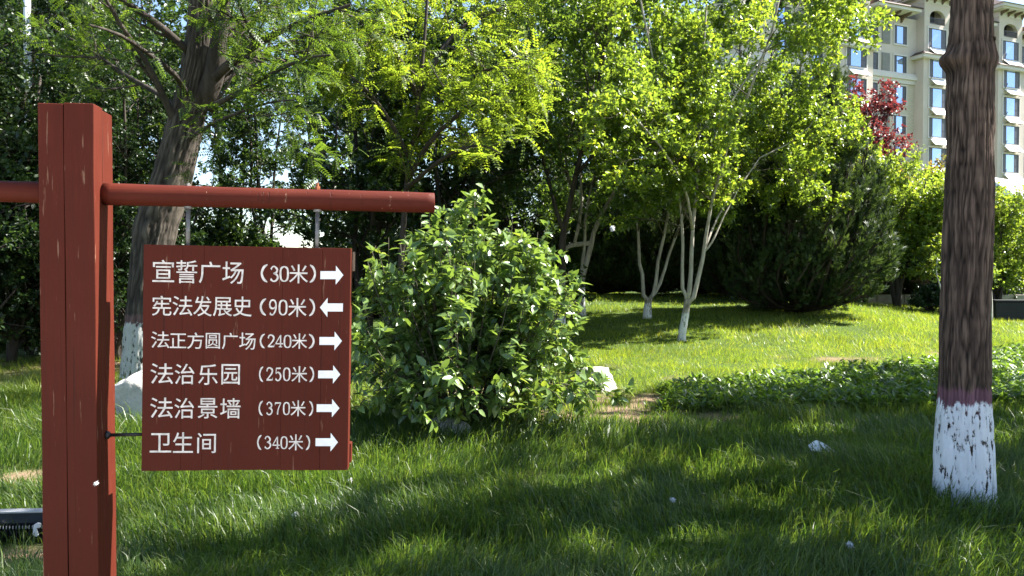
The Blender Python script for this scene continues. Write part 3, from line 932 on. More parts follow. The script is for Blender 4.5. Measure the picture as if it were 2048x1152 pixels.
# ================================================================== ROCKS
def rock_mat():
    m, nt, out = new_mat('pale_limestone')
    co = coords(nt)
    n = noise(nt, 4, 7, 0.65, co)
    n2 = noise(nt, 22, 5, 0.7, co)
    r = ramp(nt, [(0.25, (0.24, 0.22, 0.20)), (0.5, (0.44, 0.42, 0.39)), (0.75, (0.60, 0.58, 0.55))])
    nt.links.new(mixc(nt, 0.4, n.outputs['Fac'], n2.outputs['Fac']), r.inputs['Fac'])
    principled(nt, out, r.outputs['Color'], 0.9, 0.2, 0, n2.outputs['Fac'], 0.7, 0.02)
    return m
M_rock = rock_mat()
def rock(px, py, depth, sx, sy, sz, seed, label):
    p = at(px, py, depth)
    z = float(ground_h(p[0], p[1]))
    import bmesh
    bm = bmesh.new(); bmesh.ops.create_icosphere(bm, subdivisions=5, radius=1.0)
    V = np.array([v.co[:] for v in bm.verts]); 
    rng = np.random.default_rng(seed)
    # cut by random planes into facets, then roughen
    for k in range(22):
        nrm = unit(rng.normal(size=3)); dist = 0.50 + 0.32 * rng.random()
        dd = V @ nrm - dist
        V = V - np.outer(np.maximum(dd, 0) * 0.98, nrm)
    V = V * (1 + 0.22 * (fbm(V[:, 0] * 2 + seed + V[:, 2], V[:, 1] * 2 + V[:, 2] * 1.7, 1.8, 5) - 0.5))[:, None]
    V = V / np.abs(V).max(0)
    V = V * np.array([sx, sy, sz]); V[:, 2] += sz * 0.55
    for v, c in zip(bm.verts, V): v.co = c
    me = bpy.data.meshes.new('rock'); bm.to_mesh(me); bm.free()
    for q in me.polygons: q.use_smooth = True
    me.materials.append(M_rock)
    o = link_mesh('rock', me); o.location = (p[0], p[1], z); o.rotation_euler = (0, 0, seed * 0.7)
    tag(o, label, 'rock', 'pale garden rocks')
rock(1184, 775, 10.2, 0.36, 0.25, 0.21, 3, 'whitish rock lying on bare earth right of the big leafy shrub')
rock(292, 850, 7.9, 0.40, 0.30, 0.37, 14, 'tall pale rock between the post and the hanging board')
rock(905, 866, 7.25, 0.30, 0.16, 0.10, 8, 'low grey rock half hidden under the foot of the shrub')

# ================================================================== RIGHT TRUNK (near street tree)
M_bark_street = painted_bark_mat('furrowed_bark_limewashed', (0.015, 0.010, 0.008), (0.165, 0.112, 0.086), 0.70, 0.80, wash=(0.74, 0.75, 0.79), chips=0.37)
CR = dict(n=0)
def tree_crown_generic(root, stems, rad, rng, spec, leaf_tm, leaf_size, per, leaf_m, bark_m, zmin=None, K=5, keep=None, trunk_name='branch', Smain=8, twigS=3, thin=1.0, lf={}):
    """stems (n,K,3): grows the levels in spec and hangs leaves on the last two levels"""
    sets = []
    P, R = stems, rad
    levels = [(P, R)]
    for sp in spec:
        P, R = sprout(P, R, rng=rng, **sp)
        if keep is not None:
            ok = keep(P[:, -1]) & keep(P[:, P.shape[1] // 2])
            P, R = P[ok], R[ok]
        levels.append((P, R))
    for li, (p, r) in enumerate(levels[1:], 1):
        S = max(twigS, Smain - 2 * li)
        if li == len(levels) - 1 and thin < 1: p, r = p[:int(len(p) * thin)], r[:int(len(r) * thin)]
        sets.append((p, np.maximum(r, 0.0016), S))
    br = link_mesh(trunk_name, tubes_mesh(trunk_name, sets, bark_m), root)
    br['kind'] = 'stuff'
    pos, D, N = leaf_frames(levels[-1][0], rng, per, **lf)
    if len(levels) > 2:
        p2, d2, n2 = leaf_frames(levels[-2][0], rng, max(2, per // 2), t0=0.5, **{k: v for k, v in lf.items() if k != 't0'})
        pos = np.concatenate([pos, p2]); D = np.concatenate([D, d2]); N = np.concatenate([N, n2])
    if keep is not None:
        ok = keep(pos); pos, D, N = pos[ok], D[ok], N[ok]
    sz = leaf_size * (0.6 + 0.7 * rng.random(len(pos)))
    me = leaves_mesh('crown', [leaves_np(pos, D, N, sz, leaf_tm)], leaf_m)
    cr = link_mesh('crown', me, root)
    cr['kind'] = 'stuff'
    return levels, cr

def street_tree(x, y, label, hero=False, seed=1, zc=4.6, spread=2.4, per=9, group='lime-washed street trees', rz=0.0, src=[None]):
    z0 = float(ground_h(x, y))
    root = empty('street_tree', (x, y, z0), 0, label, 'tree', group)
    rng = np.random.default_rng(seed)
    H = zc + 5.0
    if hero:
        D0 = 5.13
        rowsd = [(1010, 1874, 1987), (950, 1873, 1982), (900, 1875, 1980), (815, 1880, 1977), (780, 1883, 1975), (610, 1887, 1975), (420, 1893, 1982), (300, 1899, 1982), (200, 1898, 1982), (100, 1903, 1982), (0, 1908, 1980)]
        C, Rr = [], []
        for py, l, r in rowsd:
            p = at((l + r) / 2, py, D0); C.append(p - np.array([x, y, z0])); Rr.append((r - l) / 2 / FPX * D0)
        C[0][2] = -0.06
        top = C[-1]
        C += [top + np.array([0.05, 0.1, 2.5]), top + np.array([0.15, 0.2, 5.6]), top + np.array([0.3, 0.3, 9.4])]
        Rr += [0.105, 0.08, 0.04]
        zb = float(at(0, 122, D0)[2] - z0)
        def bulge(TH, Z):
            s = np.exp(-((Z - zb) / 0.055) ** 2) + 0.55 * np.exp(-((Z - zb - 0.10) / 0.13) ** 2) * 0.5
            left = np.exp(-((np.mod(TH + 0.15 + np.pi, 2 * np.pi) - np.pi) / 0.75) ** 2)
            left2 = np.exp(-((np.mod(TH - math.pi + np.pi, 2 * np.pi) - np.pi) / 0.6) ** 2)
            return s * (0.014 + 0.042 * left2 + 0.006 * left)
        bark_trunk('trunk', np.array(C), np.array(Rr), M_bark_street, 31, 220, 470, 0.012, 58, 11.0, bulge, root)
        stem = resample(np.array(C[-3:]), 8)
        srad = np.interp(np.linspace(0, 1, 8), np.linspace(0, 1, 3), Rr[-3:])
    else:
        C = np.array([(0, 0, -0.1), (0.02, 0, 0.8), (0.05, 0.03, 2.2), (0.03, 0.08, 3.6), (0.1, 0.05, zc), (0.05, 0.1, zc + 2.5), (0.15, 0.05, H)])
        Rr = np.array([0.19, 0.165, 0.145, 0.13, 0.11, 0.08, 0.03])
        bark_trunk('trunk', C, Rr, M_bark_street, 31 + seed, 40, 120, 0.012, 24, 6.0, None, root)
        stem = resample(C[4:], 8); srad = np.linspace(0.10, 0.03, 8)
    spec = [dict(n=20, t0=0.02, t1=1, ang=(45, 80), length=(spread * 0.7, spread * 1.15), K=6, up=0.10, wob=0.15, rr=0.5, tipshort=0.45),
            dict(n=130, t0=0.25, ang=(30, 65), length=(0.6, 1.3), K=5, up=0.05, wob=0.2, rr=0.5),
            dict(n=700, t0=0.2, ang=(30, 70), length=(0.25, 0.6), K=4, up=0.0, wob=0.22, rr=0.5)]
    tree_crown_generic(root, stem[None], srad[None], rng, spec, tmpl_simple(0.3), 0.105, per, M_leaf_plum, M_bark_dark)
    return root
hx, hy, _ = at(1930, 1000, 5.13)
street_tree(hx, hy, 'thick furrowed tree trunk at right with white-washed foot and pink band', True, 5, 6.6, 1.7, per=6)
st0 = street_tree(6.7, 5.2, 'street tree just outside the right edge shading the near grass', False, 6, 3.6, 2.5, per=22)
for (x, y, rz, s, lab) in [(8.4, 6.9, 1.3, 1.0, 'second street tree right of the picture shading the middle grass'),
                           (9.5, 9.3, 2.6, 1.0, 'third street tree right of the picture shading the ground cover'),
                           (7.3, 3.1, 4.0, 1.0, 'street tree close beside the viewer on the right'),
                           (9.6, 4.4, 5.2, 1.05, 'street tree behind the others to the right of the viewer'),
                           (10.3, 10.5, 0.5, 1.0, 'outermost street tree to the right of the picture')]:
    copy_thing(st0, (x, y, float(ground_h(x, y))), rz, s, lab)

# ================================================================== LEFT LEANING TREE
def left_tree():
    D = 10.85
    base = at(284, 765, D); z0 = float(ground_h(base[0], base[1]))
    org = np.array([base[0], base[1], z0])
    root = empty('leaning_tree', tuple(org), 0, 'leaning old tree with grey furrowed trunk rising behind the red beam', 'tree')
    path = [(286, 785, 86), (288, 720, 80), (294, 620, 76), (301, 540, 76), (312, 455, 80), (345, 350, 74), (378, 215, 62), (398, 110, 56), (408, 0, 52), (420, -160, 44), (440, -330, 34)]
    C = np.array([at(a, b, D) - org for a, b, w in path]); C[0][2] = -0.1
    R = np.array([w / 2 / FPX * D for a, b, w in path])
    M = painted_bark_mat('grey_bark_limewashed', (0.016, 0.013, 0.011), (0.10, 0.085, 0.07), 0.86, 0.98, wash=(0.40, 0.40, 0.38), pink=(0.12, 0.07, 0.07), chips=0.40)
    bark_trunk('trunk', C, R, M, 77, 130, 380, 0.028, 44, 6.0, None, root)
    rng = np.random.default_rng(21)
    limbs_px = [
        ([(405, 215, 0), (428, 150, -.1), (440, 60, -.2), (455, -60, -.4), (470, -200, -.6)], 0.17),
        ([(408, 180, 0), (450, 135, -.3), (520, 85, -.6), (600, 45, -1.0), (700, 10, -1.5)], 0.075),
        ([(400, 190, 0), (460, 150, .4), (540, 100, .9), (610, 70, 1.4), (680, 30, 2)], 0.06),
        ([(385, 230, 0), (450, 200, -.5), (520, 160, -1), (600, 120, -1.6), (660, 110, -2)], 0.045),
        ([(365, 280, 0), (330, 200, -.3), (290, 120, -.6), (235, 40, -1), (180, -60, -1.4)], 0.06),
        ([(375, 240, 0), (320, 190, .5), (250, 150, 1.0), (180, 100, 1.4), (110, 60, 1.8)], 0.05),
        ([(395, 120, 0), (330, 60, -.4), (260, 10, -.8), (180, -40, -1.2), (90, -90, -1.6)], 0.06),
        ([(380, 200, 0), (350, 150, -.8), (300, 110, -1.6), (240, 70, -2.3), (180, 50, -3)], 0.045),
        ([(405, 60, 0), (460, -20, -.6), (530, -80, -1.2), (620, -130, -1.8), (720, -180, -2.4)], 0.08),
        ([(410, -40, 0), (340, -110, -.6), (250, -180, -1.2), (150, -240, -1.8), (50, -280, -2.4)], 0.08),
        ([(420, -150, 0), (500, -260, .5), (600, -330, 1.0), (700, -380, 1.5), (800, -400, 2)], 0.07),
        ([(390, 170, 0), (430, 90, .9), (500, 40, 1.8), (560, 0, 2.6), (640, -40, 3.4)], 0.06),
        ([(362, 290, 0), (420, 250, -.5), (480, 225, -.9), (540, 205, -1.3), (590, 200, -1.6)], 0.03),
    ]
    Pm = np.array([resample(np.array([at(a, b, D + dd) - org for a, b, dd in l]), 9) for l, r in limbs_px])
    Rm = np.array([np.linspace(r, r * 0.25, 9) for l, r in limbs_px])
    for a_, b_ in zip(Pm, Rm): link_mesh('limb', tubes_mesh('limb', [(a_[None], b_[None], 10)], M_bark_grey), root)
    spec = [dict(n=95, t0=0.15, ang=(25, 60), length=(0.7, 1.7), K=6, up=0.03, wob=0.16, rr=0.5),
            dict(n=520, t0=0.1, ang=(25, 65), length=(0.4, 0.9), K=5, up=-0.02, wob=0.2, rr=0.5)]
    def keep(p):
        # the open sky window below the boughs
        tx = np.interp(p[:, 2], C[:, 2], C[:, 0])
        return (p[:, 2] > 2.45) & ~((np.abs(p[:, 0] - tx) < 0.42) & (p[:, 1] < 0.3) & (p[:, 2] < 5.6))
    tree_crown_generic(root, Pm, Rm, rng, spec, tmpl_pinnate(7, 0.05, 0.19, 0.2), 0.19, 9, M_leaf_fine, M_bark_grey, keep=keep, lf=dict(side=0.9, along=0.5, upn=1.0, rnd=0.35, grav=0.1))
left_tree()

# ================================================================== MULTI-STEM TREES ON THE LAWN
def lawn_tree(px, py, D, stems_px, trunk_px, tr, label, seed, leaf_m, spec, size=0.09, per=9, tm=None, wash=None, keep=None, bark=None, group='multi-stemmed trees on the lawn', name='multi_stem_tree', lf=dict(side=0.8, along=0.45, upn=0.9, rnd=0.55)):
    b = at(px, py, D); z0 = float(ground_h(b[0], b[1])); org = np.array([b[0], b[1], z0])
    root = empty(name, tuple(org), 0, label, 'tree', group)
    rng = np.random.default_rng(seed)
    lift = z0 - b[2]
    f = lambda a, c, d=0: at(a, c, D + d) - org + np.array([0, 0, lift])
    C = np.array([f(*q) for q in trunk_px]); C[0][2] = -0.12
    R = np.linspace(tr, tr * 0.8, len(C)); R[0] = tr * 1.25
    mt = painted_bark_mat(label[:8] + 'bark', (0.10, 0.085, 0.065), (0.40, 0.365, 0.30), *(wash or (0.0, 0.0)), wash=(0.60, 0.60, 0.57), pink=(0.25, 0.23, 0.2), chips=0.40)
    bark_trunk('trunk', C, R, mt, seed, 28, 60, 0.008, 12, 7, None, root)
    Pm = np.array([resample(np.array([f(*q) for q in s]), 10) for s, r0, r1 in stems_px])
    Rm = np.array([np.linspace(r0, r1, 10) for s, r0, r1 in stems_px])
    for a_, b_ in zip(Pm, Rm): link_mesh('stem', tubes_mesh('stem', [(a_[None], b_[None], 10)], bark or M_bark_pale), root)
    tree_crown_generic(root, Pm, Rm, rng, spec, tm or tmpl_simple(0.3, 0.1), size, per, leaf_m, M_bark_twig, keep=keep, lf=lf, thin=0.5)
    return root

spec_lawn = lambda n1, n2, n3, l1=(1.2, 2.3): [dict(n=n1, t0=0.38, ang=(35, 75), length=l1, K=7, up=0.02, wob=0.13, rr=0.55, tipshort=0.3),
            dict(n=n2, t0=0.2, ang=(30, 65), length=(0.5, 1.1), K=5, up=0.02, wob=0.18, rr=0.5),
            dict(n=n3, t0=0.15, ang=(30, 70), length=(0.22, 0.5), K=4, up=0.0, wob=0.2, rr=0.55)]
LM = M_leaf_plum
kz = lambda zmin: (lambda p: p[:, 2] > zmin + 0.25 * np.sin(p[:, 0] * 2.1) + 0.2 * np.sin(p[:, 1] * 2.9))
lawn_tree(1365, 676, 15.0,
    [([(1374, 596), (1371, 583), (1364, 565), (1365, 511), (1365, 455), (1355, 350), (1325, 200, -.4), (1290, 40, -.8), (1260, -120, -1.2)], 0.042, 0.014),
     ([(1374, 596), (1380, 567), (1383, 511), (1385, 455), (1395, 350), (1400, 200, .3), (1410, 50, .5), (1420, -110, .7)], 0.05, 0.014),
     ([(1376, 600), (1388, 587), (1399, 539), (1409, 494), (1415, 442), (1440, 330, -.3), (1490, 200, -.8), (1540, 70, -1.2), (1570, -60, -1.4)], 0.05, 0.014),
     ([(1407, 500), (1420, 485), (1431, 465), (1462, 400, .4), (1520, 310, .9), (1600, 270, 1.3), (1650, 200, 1.6)], 0.022, 0.008),
     ([(1400, 350), (1450, 220, .6), (1530, 100, 1.2), (1600, 0, 1.7), (1650, -90, 2.0)], 0.024, 0.008),
     ([(1409, 494), (1440, 420, .8), (1490, 350, 1.5), (1540, 300, 2.0), (1580, 280, 2.3)], 0.025, 0.008),
     ([(1385, 455), (1372, 380, -.5), (1330, 300, -1.3), (1270, 230, -2.0), (1220, 180, -2.5)], 0.03, 0.010)],
    [(1363, 680), (1364, 665), (1369, 636), (1373, 612), (1375, 594)], 0.078, 'multi-stemmed tree with pale trunk nearest on the sunny lawn', 41, LM,
    spec_lawn(90, 720, 5200), per=13, size=0.088, wash=(0.55, 0.6), keep=kz(2.15))
lawn_tree(1295, 638, 18.0,
    [([(1297, 602), (1286, 589), (1284, 540), (1277, 519), (1277, 455), (1265, 340), (1235, 200, .5), (1200, 60, .9), (1180, -60, 1.2)], 0.05, 0.015),
     ([(1299, 600), (1310, 580), (1316, 525), (1333, 450), (1350, 340), (1360, 200, .5), (1370, 40, .9)], 0.05, 0.015),
     ([(1300, 598), (1316, 578), (1330, 539), (1345, 490), (1390, 380, .4), (1450, 250, .9), (1500, 110, 1.3)], 0.045, 0.014)],
    [(1295, 642), (1295, 625), (1296, 612), (1298, 598)], 0.10, 'forked tree with white-washed foot left of the pale lawn tree', 42, M_leaf_mid,
    spec_lawn(50, 380, 2500), per=10, size=0.10, wash=(0.36, 0.4), keep=kz(2.25))
lawn_tree(1162, 627, 18.5,
    [([(1163, 560), (1170, 530), (1183, 483), (1191, 450), (1213, 405), (1240, 362), (1270, 280, -.3), (1290, 150, -.6), (1300, 20, -.8)], 0.075, 0.02),
     ([(1180, 482), (1160, 484), (1138, 488), (1125, 500)], 0.06, 0.05),
     ([(1148, 486), (1160, 433), (1163, 370), (1150, 250, .6), (1120, 120, 1.0), (1100, -20, 1.4)], 0.045, 0.014),
     ([(1163, 560), (1165, 520), (1170, 480), (1172, 420), (1200, 300, .8), (1230, 160, 1.2)], 0.05, 0.014)],
    [(1163, 630), (1163, 610), (1162, 590), (1164, 560)], 0.10, 'tree with crooked limb and white foot just right of the big shrub', 43, M_leaf_mid,
    spec_lawn(44, 330, 2200), per=10, size=0.10, wash=(0.7, 0.75), keep=kz(2.5))
lawn_tree(1122, 622, 16.8,
    [([(1124, 520), (1126, 433), (1136, 395), (1160, 280, -.3), (1190, 170, -.5), (1212, 40, -.7), (1225, -100, -.9)], 0.085, 0.025),
     ([(1126, 430), (1110, 380), (1090, 300, .4), (1060, 200, .8), (1040, 80, 1.0)], 0.05, 0.015),
     ([(1150, 320, -.2), (1210, 250, -.8), (1290, 190, -1.5), (1360, 150, -2.1)], 0.04, 0.012)],
    [(1122, 628), (1122, 600), (1123, 560), (1124, 520)], 0.10, 'dark-limbed tree rising from behind the right side of the shrub', 44, M_leaf_mid,
    spec_lawn(54, 400, 2600), per=10, size=0.095, wash=(0.4, 0.45), keep=kz(2.3), bark=M_bark_grey)

# feathery locust hanging from above, middle left
lawn_tree(800, 600, 13.2,
    [([(800, 450), (805, 350), (815, 230), (835, 100), (850, -60), (860, -220)], 0.06, 0.02),
     ([(815, 240), (860, 160, -.4), (920, 100, -.9), (980, 60, -1.3), (1040, 50, -1.6)], 0.05, 0.012),
     ([(828, 160), (890, 70, -.3), (960, 20, -.8), (1030, -10, -1.2), (1080, 10, -1.5)], 0.05, 0.012),
     ([(820, 200), (780, 120, -.4), (740, 60, -.8), (700, 20, -1.2)], 0.045, 0.012),
     ([(840, 60), (900, -40, .3), (980, -90, .8), (1060, -100, 1.2)], 0.05, 0.014),
     ([(838, 80), (790, -20, -.3), (730, -80, -.6), (660, -110, -.8)], 0.05, 0.014),
     ([(812, 260), (860, 210, -.7), (910, 170, -1.4), (960, 150, -2.0), (1000, 160, -2.4)], 0.04, 0.010)],
    [(798, 640), (799, 560), (800, 500), (800, 450)], 0.12, 'locust tree with bright feathery leaves hanging over the big shrub', 51, M_leaf_locust,
    [dict(n=70, t0=0.25, ang=(30, 70), length=(0.6, 1.3), K=6, up=-0.05, wob=0.16, rr=0.5), dict(n=330, t0=0.15, ang=(30, 70), length=(0.3, 0.7), K=4, up=-0.06, wob=0.2, rr=0.5)],
    per=8, size=0.26, tm=tmpl_pinnate(6, 0.06, 0.2, 0.3), keep=kz(3.2), bark=M_bark_dark, group='trees of the wood behind', name='locust_tree', lf=dict(side=0.9, along=0.5, upn=1.0, rnd=0.4, grav=0.25))

# ================================================================== BACKDROP TREES
def wood_tree(name, label, loc, seed, H, spread, zlow, leaf_m, size, nst, n2, n3, per, trunk_r=0.14, stems=3, tm=None, group='trees of the wood behind', up=0.06, cat='tree', keep=None, lean=0.12, bark=None):
    z0 = float(ground_h(loc[0], loc[1]))
    root = empty(name, (loc[0], loc[1], z0), 0, label, cat, group)
    rng = np.random.default_rng(seed)
    Pm, Rm = [], []
    for s in range(stems):
        a = 2 * math.pi * s / stems + rng.random()
        k = spread * lean * (1 if stems > 1 else 0.3)
        h = H * (0.82 + 0.18 * rng.random())
        pts = [(0.03 * math.cos(a), 0.03 * math.sin(a), -0.1)]
        for t in (0.2, 0.45, 0.7, 1.0):
            pts.append((math.cos(a) * k * t * 3 + 0.12 * rng.normal(), math.sin(a) * k * t * 3 + 0.12 * rng.normal(), h * t))
        Pm.append(resample(np.array(pts), 12)); Rm.append(np.linspace(trunk_r / math.sqrt(stems), 0.02, 12))
    Pm, Rm = np.array(Pm), np.array(Rm)
    for a_, b_ in zip(Pm, Rm): link_mesh('trunk', tubes_mesh('trunk', [(a_[None], b_[None], 8)], bark or M_bark_dark), root)
    spec = [dict(n=nst, t0=max(0.05, zlow / H), ang=(40, 85), length=(spread * 0.6, spread), K=6, up=up, wob=0.15, rr=0.5, tipshort=0.4),
            dict(n=n2, t0=0.2, ang=(30, 70), length=(spread * 0.25, spread * 0.5), K=5, up=0.02, wob=0.2, rr=0.5),
            dict(n=n3, t0=0.15, ang=(30, 75), length=(0.25, 0.6), K=4, up=0.0, wob=0.2, rr=0.5)]
    tree_crown_generic(root, Pm, Rm, rng, spec, tm or tmpl_simple(0.3, 0.1), size, per, leaf_m, M_bark_dark, keep=keep, thin=0.3)
    return root

G = 'trees of the wood behind'
def gz(x, y): return float(ground_h(x, y))
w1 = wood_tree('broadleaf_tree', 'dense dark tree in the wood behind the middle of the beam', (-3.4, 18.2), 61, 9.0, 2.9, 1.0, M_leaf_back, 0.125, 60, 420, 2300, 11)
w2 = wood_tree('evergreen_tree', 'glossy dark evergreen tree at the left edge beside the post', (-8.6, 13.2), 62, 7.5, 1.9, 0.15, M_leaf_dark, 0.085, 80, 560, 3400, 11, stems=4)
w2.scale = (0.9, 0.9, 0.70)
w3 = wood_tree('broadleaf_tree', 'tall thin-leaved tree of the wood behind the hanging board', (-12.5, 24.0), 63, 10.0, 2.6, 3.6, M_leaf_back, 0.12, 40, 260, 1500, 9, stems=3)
def cp(o, px, depth, rz, s, label, dz=0.0):
    x = (px - 1024) / FPX * depth; y = depth
    return copy_thing(o, (x, y, gz(x, y) + dz), rz, s, label, G)
cp(w1, 905, 17.3, 1.1, 1.0, 'dense dark tree standing directly behind the big shrub')
cp(w1, 1020, 25.0, 2.3, 1.1, 'dark tree of the wood between the shrub and the lawn trees')
cp(w1, 1180, 29.0, 3.5, 1.15, 'dark tree of the wood behind the crooked-limbed tree')
cp(w1, 1330, 31.0, 4.4, 1.2, 'tall dark tree behind the pale lawn tree')
cp(w1, 1480, 32.0, 5.6, 1.2, 'tall dark tree behind the left side of the juniper')
cp(w1, 730, 31.0, 0.6, 1.2, 'dark tree deep in the wood above the end of the beam')
cp(w1, 255, 21.0, 4.9, 1.0, 'dark tree of the wood behind the leaning trunk')
cp(w3, 530, 21.0, 2.0, 0.8, 'thin dark-stemmed tree in front of the bright sky gap')
cp(w3, 460, 27.0, 4.1, 1.0, 'thin tree in the wood left of the bright sky gap')
cp(w3, 640, 28.0, 5.3, 1.05, 'thin tree in the wood right of the bright sky gap')
cp(w3, 360, 18.5, 0.8, 0.9, 'slim tree half hidden behind the leaning trunk')
cp(w1, 60, 23.0, 1.9, 1.0, 'dark tree deep in the wood at the left edge')
cp(w1, 160, 25.0, 3.0, 1.1, 'dark tree deep in the wood behind the post')
cp(w2, 130, 15.6, 2.1, 1.1, 'glossy evergreen tree behind the top of the post')
cp(w2, 235, 13.6, 3.7, 0.78, 'glossy evergreen shrub between the post and the leaning tree')
cp(w2, -120, 12.0, 5.0, 1.1, 'glossy evergreen tree at the far left edge of the picture')
cp(w2, 20, 18.0, 0.7, 1.3, 'tall evergreen tree behind the white lamp pole')

# junipers -------------------------------------------------------------
M_jbark = bark_mat('juniper_bark', (0.02, 0.015, 0.012), (0.06, 0.045, 0.036))
def juniper(px, py, D, label, seed):
    b = at(px, py, D); x, y = b[0], b[1]; z0 = gz(x, y)
    root = empty('juniper', (x, y, z0), 0, label, 'conifer', 'dark junipers at the lawn edge')
    rng = np.random.default_rng(seed)
    n = 130
    Pm, Rm = [], []
    for i in range(n):
        a = rng.random() * 2 * math.pi
        q = math.sqrt(rng.random())
        h = 7.0 * (1 - 0.60 * q ** 1.2) * (0.62 + 0.42 * rng.random())
        if i >= 80:                      # low skirt of drooping outer limbs
            q = 0.7 + 0.3 * rng.random(); h = 0.7 + 1.7 * rng.random()
        rad = 1.75 * q * (0.85 + 0.3 * rng.random())
        zb = 0.15 + 0.5 * rng.random()
        pts = [(0.05 * math.cos(a), 0.05 * math.sin(a), zb * 0.3), (rad * 0.45 * math.cos(a), rad * 0.45 * math.sin(a), 0.10 + h * (0.07 if q > .6 else .2)), (rad * 0.85 * math.cos(a), rad * 0.85 * math.sin(a), h * 0.5), (rad * 1.02 * math.cos(a) + 0.25, rad * 1.02 * math.sin(a), h * 0.8), (rad * 1.0 * math.cos(a) + 0.42, rad * 1.0 * math.sin(a), h)]
        Pm.append(resample(np.array(pts), 9)); Rm.append(np.linspace(0.05, 0.008, 9))
    Pm, Rm = np.array(Pm), np.array(Rm)
    link_mesh('trunk', tubes_mesh('trunk', [(Pm, Rm, 6)], M_jbark), root)
    P2, R2 = sprout(Pm, Rm, 3400, rng, t0=0.2, t1=0.98, ang=(14, 34), length=(0.4, 0.95), K=5, up=0.12, wob=0.1, rr=0.4, tipshort=0.45)
    P3, R3 = sprout(P2, R2, 8500, rng, t0=0.1, t1=1.0, ang=(15, 45), length=(0.12, 0.3), K=3, up=0.1, wob=0.12, rr=0.5, tipshort=0.4)
    link_mesh('branch', tubes_mesh('branch', [(P2, R2, 3)], M_jbark), root)
    tm = tmpl_spray(4, 0.085, 0.45)
    pos, Dd, N = leaf_frames(P3, rng, 3, t0=0.1, side=0.45, along=1.0, upn=0.3, rnd=1.0)
    p2, d2, n2 = leaf_frames(P2, rng, 5, t0=0.3, side=0.5, along=1.0, upn=0.3, rnd=1.0)
    pos = np.concatenate([pos, p2]); Dd = np.concatenate([Dd, d2]); N = np.concatenate([N, n2])
    me = leaves_mesh('crown', [leaves_np(pos, Dd, N, 0.15 * (0.7 + 0.6 * rng.random(len(pos))), tm)], M_juniper)
    link_mesh('crown', me, root)
    return root
jn = juniper(1600, 632, 19.0, 'large dark juniper with spiky plumes at the right of the lawn', 71)
GJ = 'dark junipers at the lawn edge'
for px, d, rz, s, lab in [(1500, 22.5, 1.9, 0.8, 'dark juniper partly behind the big one on its left'), (1405, 24.5, 3.1, 0.72, 'dark juniper behind the stems of the pale lawn tree'),
                          (1300, 24.0, 4.4, 0.66, 'dark juniper behind the forked tree'), (1205, 24.5, 5.5, 0.7, 'dark juniper in the shade right of the shrub')]:
    x = (px - 1024) / FPX * d
    copy_thing(jn, (x, d, gz(x, d)), rz, s, lab, GJ)

# lime and red maples on the right ---------------------------------------
GM = 'maples beyond the lawn'
lm = wood_tree('lime_maple', 'bright lime-green maple between the juniper and the right trunk', ((1795 - 1024) / FPX * 24, 24.0), 81, 4.7, 2.1, 1.2, M_leaf_lime, 0.115, 60, 460, 2600, 10, 0.18, 4, group=GM, up=0.10)
rm = wood_tree('red_maple', 'purple-red maple showing above the juniper', ((1730 - 1024) / FPX * 27, 27.0), 82, 7.6, 1.9, 3.3, M_leaf_red, 0.12, 44, 300, 1700, 9, 0.14, 3, group=GM)
x = (1865 - 1024) / FPX * 29
ru = wood_tree('rust_maple', 'rusty green maple above the lime-green maple', (x, 29.0), 83, 5.4, 1.9, 2.0, M_leaf_rust, 0.12, 34, 220, 1300, 9, 0.14, 3, group=GM)
for o, px, d, rz, s, lab in [(lm, 1990, 22.5, 2.2, 0.72, 'green maple right of the near trunk under the tent roof'), (lm, 2090, 24.0, 4.0, 0.76, 'green maple at the right edge of the picture'),
                             (lm, 1700, 27.5, 5.1, 0.9, 'lime-green maple half hidden behind the juniper'), (lm, 1880, 26.5, 0.9, 0.95, 'lime-green maple directly behind the near trunk')]:
    x = (px - 1024) / FPX * d
    copy_thing(o, (x, d, gz(x, d)), rz, s, lab, GM)

for px, d, rz, s, lab in [(1110, 26.0, 0.5, 0.72, 'dark juniper low behind the right side of the shrub'), (985, 26.5, 2.7, 0.7, 'dark juniper hidden low behind the middle of the shrub'),
                          (860, 27.0, 3.9, 0.66, 'dark juniper low in the wood behind the left side of the shrub'), (745, 26.0, 5.9, 0.62, 'dark juniper low in the wood behind the end of the beam')]:
    x = (px - 1024) / FPX * d
    copy_thing(jn, (x, d, gz(x, d)), rz, s, lab, GJ)
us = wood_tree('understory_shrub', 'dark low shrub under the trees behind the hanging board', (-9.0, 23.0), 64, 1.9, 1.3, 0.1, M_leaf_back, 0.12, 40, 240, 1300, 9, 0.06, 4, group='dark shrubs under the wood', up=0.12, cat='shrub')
for px, d, rz, s, lab in [(470, 24.0, 1.0, 1.0, 'dark low shrub behind the left half of the board top'), (560, 26.5, 2.2, 0.9, 'dark low shrub under the bright sky gap'), (650, 24.5, 3.3, 1.0, 'dark low shrub behind the right corner of the board'),
                          (300, 17.0, 4.4, 1.0, 'dark low shrub behind the white-washed foot of the leaning tree'), (180, 15.0, 5.0, 0.9, 'dark low shrub behind the red post'), (60, 14.5, 0.4, 0.8, 'dark low shrub at the left edge below the evergreens'), (380, 21.0, 2.9, 1.1, 'dark low shrub in the wood right of the leaning trunk'),
                          (475, 20.0, 0.2, 1.2, 'taller dark shrub under the left end of the sky gap'),
                          (1700, 28.0, 0.9, 0.95, 'dark shrub before the fence beside the juniper'), (1790, 28.5, 2.4, 1.0, 'dark shrub before the fence under the lime-green maple'), (1990, 27.0, 3.6, 1.1, 'dark shrub behind the black wall panel')]:
    x = (px - 1024) / FPX * d
    copy_thing(us, (x, d, gz(x, d)), rz, s, lab, 'dark shrubs under the wood')

